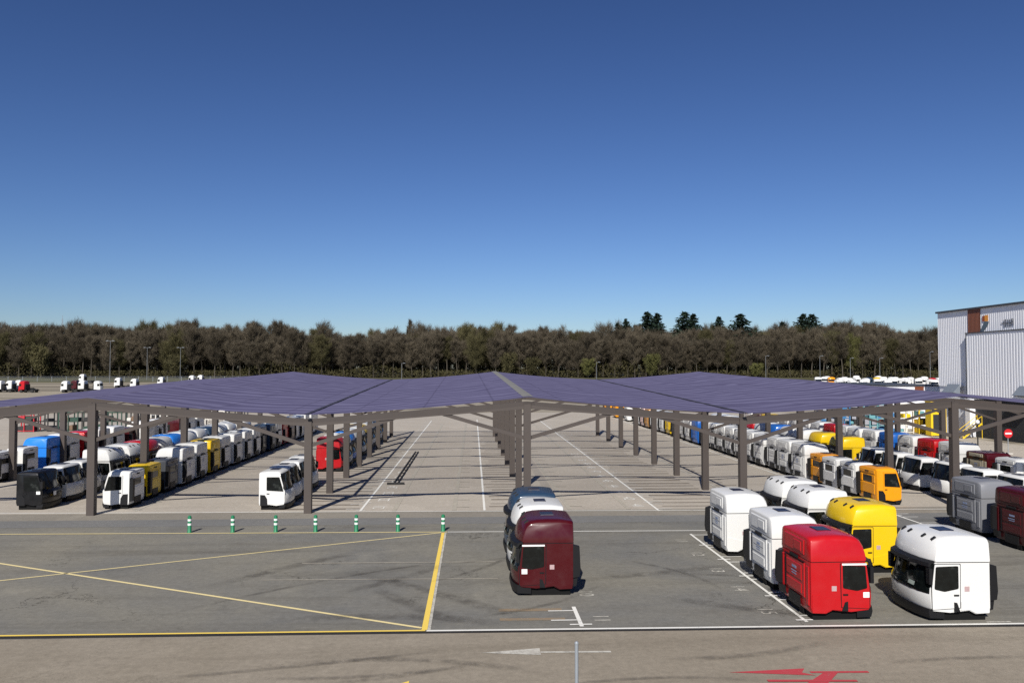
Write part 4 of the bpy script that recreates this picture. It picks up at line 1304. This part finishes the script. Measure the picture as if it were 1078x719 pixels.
M_BRUSH = bark('undergrowth', (0.045, 0.042, 0.022), (0.085, 0.075, 0.035), 0.12)

def tree_mesh(seed, h, spread, ntw, start=0.28, tw=(0.8, 1.9), width=0.07, up=0.35):
    """returns trunk MB and crown (v,f): tapered trunk, limbs, and thousands of thin twigs"""
    r = random.Random(seed)
    tb = MB()
    pts = [Vector((0, 0, 0))]
    d = Vector((r.uniform(-0.04, 0.04), r.uniform(-0.04, 0.04), 1))
    n = 7
    for i in range(n):
        d = (d + Vector((r.uniform(-0.07, 0.07), r.uniform(-0.07, 0.07), 0))).normalized()
        pts.append(pts[-1] + d * (h * 0.9 / n))
    R0 = h * 0.0125
    rad = lambda t: R0 * (1 - t) ** 0.9 + 0.03
    for i in range(n):
        tb.tube(pts[i], pts[i + 1], rad(i / n), rad((i + 1) / n), 6)
    ends = []
    nl = 26
    for k in range(nl):
        t = start + (0.97 - start) * (k + r.random()) / nl
        i = min(n - 1, int(t * n)); p = pts[i].lerp(pts[i + 1], t * n - i)
        az = k * 2.4 + r.uniform(-0.5, 0.5)
        prof = math.sin(math.pi * min(1, max(0.0, (t - start * 0.6) / (1.04 - start * 0.6)))) ** 0.7
        ln = spread * prof * r.uniform(0.65, 1.15) + 0.6
        dr = Vector((math.cos(az), math.sin(az), r.uniform(up, up + 0.7))).normalized()
        q = p + dr * ln * 0.55
        dr2 = (dr + Vector((r.uniform(-0.3, 0.3), r.uniform(-0.3, 0.3), r.uniform(0, 0.5)))).normalized()
        e = q + dr2 * ln * 0.5
        rb = max(0.05, rad(t) * 0.5)
        tb.tube(p, q, rb, rb * 0.6, 4); tb.tube(q, e, rb * 0.6, 0.03, 4)
        ends += [(p.lerp(q, 0.6), dr), (q, dr2), (q.lerp(e, 0.5), dr2), (e, dr2)]
    v, f = [], []
    for k in range(ntw):
        p, dr = r.choice(ends)
        p = p + Vector((r.gauss(0, 0.5), r.gauss(0, 0.5), r.gauss(0, 0.5))) * spread * 0.22
        dd = (dr * 0.6 + Vector((r.gauss(0, 0.6), r.gauss(0, 0.6), r.gauss(0.55, 0.5)))).normalized()
        ln = r.uniform(*tw)
        s = dd.cross(Vector((r.gauss(0, 1), r.gauss(0, 1), r.gauss(0, 1)))).normalized() * width * r.uniform(0.6, 1.4)
        b = len(v)
        q = p + dd * ln
        v += [tuple(p - s), tuple(p + s), tuple(q)]
        f.append((b, b + 1, b + 2))
    return tb, v, f
PROT = []
for k in range(7):
    h = (23, 25, 21, 26, 19, 24, 22)[k]
    tb, v, f = tree_mesh(100 + k, h, (4.6, 5.2, 5.2, 4.3, 5.0, 3.6, 5.6)[k], 7500, (0.28, 0.34, 0.22, 0.42, 0.25, 0.38, 0.3)[k], (1.0, 2.5), 0.042)
    PROT.append((tb.me('bare_tree_trunk', M_BARK), mesh('bare_tree_crown', v, f, [M_TWIG]), h, v, f, tb))
LOWP = []
for k in range(4):
    h = (22, 24, 20, 23)[k]
    tb, v, f = tree_mesh(150 + k, h, 4.8, 4200, 0.05, (1.0, 2.4), 0.065)
    LOWP.append((None, None, h, v, f, tb))
def base_profile(px):
    """top of the wood in photo rows, read along the skyline"""
    P_ = [(-80, 343), (0, 343), (40, 344), (100, 345), (140, 343), (175, 345), (215, 340), (240, 345), (262, 345), (280, 340), (300, 344), (330, 348), (360, 354), (385, 352), (420, 346), (470, 345), (510, 342), (560, 346), (620, 347),
          (660, 344), (720, 345), (800, 344), (870, 342), (930, 341), (960, 347), (1000, 350), (1160, 347)]
    for a, b in zip(P_[:-1], P_[1:]):
        if a[0] <= px <= b[0]:
            t = (px - a[0]) / (b[0] - a[0]); return a[1] * (1 - t) + b[1] * t
    return 345
rf = random.Random(21)
def wood_tree(px, y, tr, mats, label, group, cat='tree', name='bare_tree', hs=None, ws=1.0):
    top = base_profile(px)
    z0 = terrain_z(y)
    want = 8.0 + (389 - top) * y / 850.0 - z0
    sc = (want / tr[2] if hs is None else hs / tr[2])
    t = thing(name, label, cat, (pxx(px, y), y, z0), rf.uniform(0, 6.28), group)
    w_ = (sc * 0.5 + 0.5) * ws
    t.scale = (w_, w_, sc)
    link('trunk', tr[0], t)
    o = link('crown', tr[1], t)
    if mats is not None:
        o.material_slots[0].link = 'OBJECT'; o.material_slots[0].material = mats
    return t
count = 0
for layer, (yb, step, k) in enumerate(((402, 10.6, 0.84), (412, 10.6, 0.95), (424, 10.4, 1.02))):
    px = -25 + 3 * layer
    while px < 1000:
        y = yb + rf.uniform(-5, 5)
        top = base_profile(px)
        want = (8.0 + (389 - top) * y / 850.0 - terrain_z(y)) * k * (rf.uniform(0.85, 1.10) if not 255 < px < 345 else rf.choice((0.78, 0.85, 1.1, 1.16)))
        q = rf.random()
        mt = M_TWIGG if (q < 0.03 and layer == 0) else (M_TWIGO if q < 0.16 else None)
        wood_tree(px, y, PROT[rf.randrange(7)], mt, 'bare brown leafless tree standing in the long wood behind the yard', 'bare trees of the wood behind the yard', hs=want)
        px += step * rf.uniform(0.75, 1.25); count += 1
# deeper part of the wood: one mass
mv, mf = [], []
px = -60
while px < 1040:
    for yy in (438, 452):
        y = yy + rf.uniform(-6, 6)
        tr = LOWP[rf.randrange(4)]
        top = base_profile(px)
        want = (8.0 + (389 - top) * y / 850.0 - terrain_z(y)) * rf.uniform(0.82, 1.03)
        sc = want / tr[2]; a = rf.uniform(0, 6.28); ca, sa = math.cos(a), math.sin(a)
        ox, oz = pxx(px + rf.uniform(-4, 4), y), terrain_z(y)
        for src_v, src_f in ((tr[3], tr[4]), (tr[5].v, tr[5].f)):
            b = len(mv)
            mv += [(ox + (p[0] * ca - p[1] * sa) * sc, y + (p[0] * sa + p[1] * ca) * sc, oz + p[2] * sc) for p in src_v]
            mf += [tuple(i + b for i in ff) for ff in src_f]
    px += 9
o = link('distant_wood', mesh('distant_wood', mv, mf, [M_TWIG])); structure(o, 'stuff')
# undergrowth at the foot of the wood
mv, mf = [], []
for k in range(110000):
    px = rf.uniform(-40, 1040); y = rf.uniform(396, 445)
    x = pxx(px, y); z = terrain_z(y)
    hmax = 3.4 + 5.5 * max(0, math.sin(px * 0.05) * 0.5 + math.sin(px * 0.021 + 1) * 0.5) + (5.0 if y > 408 else 0) + (4.0 if y > 425 else 0)
    p = Vector((x, y, z + rf.uniform(0, hmax)))
    dd = Vector((rf.gauss(0, 0.7), rf.gauss(0, 0.7), rf.gauss(0.6, 0.6))).normalized()
    s = dd.cross(Vector((rf.gauss(0, 1), rf.gauss(0, 1), rf.gauss(0, 1)))).normalized() * rf.uniform(0.08, 0.2)
    b = len(mv); mv += [tuple(p - s), tuple(p + s), tuple(p + dd * rf.uniform(0.6, 1.6))]; mf.append((b, b + 1, b + 2))
structure(link('undergrowth', mesh('undergrowth', mv, mf, [M_BRUSH])), 'stuff')

# greening shrubs, poplar, conifers
gsr = []
for k in range(2):
    tb, v, f = tree_mesh(300 + k, 10, 4.6, 3800, 0.12, (0.6, 1.3), 0.10, 0.5)
    gsr.append((tb.me('green_tree_trunk', M_BARK), mesh('green_tree_crown', v, f, [M_TWIGG]), 10))
for (px, y, hs, lb) in [(619, 394, 8.5, 'pale green budding tree before the wood, behind the short lamp post'), (686, 394, 10.5, 'tall pale budding tree before the wood, under the twin conifers'),
                        (44, 393, 14, 'olive green rounded tree at the wood edge on the far left'), (560, 396, 9, 'grey green bushy tree left of the pale green one'),
                        (796, 394, 6.5, 'small yellow green bush at the wood edge right of centre'), (535, 396, 11, 'dull green tree at the wood edge behind the middle ridge'),
                        (185, 395, 10, 'olive tree at the wood edge behind the left lamp posts')]:
    wood_tree(px, y, gsr[rf.randrange(2)], M_TWIGO if 'olive' in lb or 'dull' in lb or 'grey' in lb else None, lb, None, 'tree', 'budding_tree', hs, 1.0)
tb, v, f = tree_mesh(400, 30, 1.3, 1800, 0.2, (1.0, 2.2), 0.08, 1.6)
PO = (tb.me('poplar_trunk', M_BARK), mesh('poplar_crown', v, f, [M_TWIG]), 30)
for (px, lb) in ((425.5, 'slim poplar rising above the wood, left of a pair'), (428.8, 'slim poplar rising above the wood, right of a pair')):
    wood_tree(px, 428, PO, None, lb, 'pair of poplars above the wood', 'tree', 'poplar_tree', 8 + (389 - 331) * 428 / 850 - terrain_z(428) - (1.2 if px > 427 else 0), 1.0)

def conifer(seed, h, w):
    r = random.Random(seed)
    tb = MB(); tb.tube((0, 0, 0), (0, 0, h * 0.97), 0.35, 0.04, 7)
    v, f = [], []
    z = h * 0.35
    while z < h:
        t = (z - h * 0.35) / (h * 0.65)
        rr_ = 1.55 * w * (1 - t) ** 0.7 * r.uniform(0.75, 1.2) + 0.25
        nb = max(5, int(14 * (1 - t)) + 4)
        for k in range(nb):
            az = r.uniform(0, 6.283); ln = rr_ * r.uniform(0.6, 1.15)
            dr = Vector((math.cos(az), math.sin(az), r.uniform(-0.25, 0.2)))
            for m in range(9):
                p = Vector((0, 0, z)) + dr * ln * (m + r.random()) / 9
                dd = (dr * 0.7 + Vector((r.gauss(0, 0.6), r.gauss(0, 0.6), r.gauss(-0.05, 0.35)))).normalized()
                s = dd.cross(Vector((r.gauss(0, 1), r.gauss(0, 1), r.gauss(0, 1)))).normalized() * r.uniform(0.22, 0.45)
                b = len(v); v += [tuple(p - s), tuple(p + s), tuple(p + dd * r.uniform(0.5, 1.2))]; f.append((b, b + 1, b + 2))
        z += 0.42
    return (tb.me('conifer_trunk', M_BARK), mesh('conifer_crown', v, f, [M_CONIF]), h)
CO = [conifer(500 + k, 30, 4.6 + 0.7 * k) for k in range(3)]
for (px, top, y, i, ws, lb) in [(650, 340, 425, 0, 0.6, 'small dark conifer at the left end of the conifer row'), (659.5, 335.5, 425, 1, 0.7, 'dark conifer just left of the tall twin conifers'), (669, 342, 425, 0, 0.6, 'low dark conifer between two taller ones on the skyline'),
                            (681.5, 328, 422, 1, 1.0, 'tall dark conifer, left one of the twin conifers'), (692, 329.5, 423, 0, 0.9, 'tall dark conifer, right one of the twin conifers'),
                            (720.5, 328, 422, 2, 1.0, 'broad dark conifer, left one of the middle pair'), (730, 330, 423, 1, 0.9, 'dark conifer, right one of the middle pair'),
                            (757.5, 333, 425, 1, 0.8, 'dark pointed conifer standing alone right of the middle pair'), (780.5, 330, 422, 2, 1.15, 'broad round-topped dark conifer standing alone'),
                            (824, 338.5, 425, 0, 0.8, 'small dark conifer left of the right-hand pair'), (845.5, 329.5, 422, 1, 0.95, 'dark conifer, left one of the right-hand pair'),
                            (855, 330, 423, 2, 0.9, 'dark conifer, right one of the right-hand pair'), (880, 338.5, 425, 0, 0.8, 'small dark conifer right of the right-hand pair')]:
    wood_tree(px, y, CO[i], None, lb, 'dark conifers above the wood', 'tree', 'conifer_tree', 8 + (389 - top) * y / 850 - terrain_z(y), ws * 1.4)
t = thing('radio_mast', 'thin grey radio mast rising above the wood at left', 'mast', (pxx(65, 470), 470, terrain_z(470)))
mb = MB()
hm = 8 + (389 - 337) * 470 / 850 - terrain_z(470)
for k in range(3):
    a = k * 2.094
    mb.bar((0.45 * math.cos(a), 0.45 * math.sin(a), 0), (0.3 * math.cos(a), 0.3 * math.sin(a), hm), 0.12)
mb.build('lattice', M_STEEL, t)
mb = MB(); mb.bar((0, 0, hm), (0, 0, hm + 2.0), 0.12); mb.build('aerial', M_STEEL, t)
print('bare trees', count, 'objects', len(bpy.data.objects))
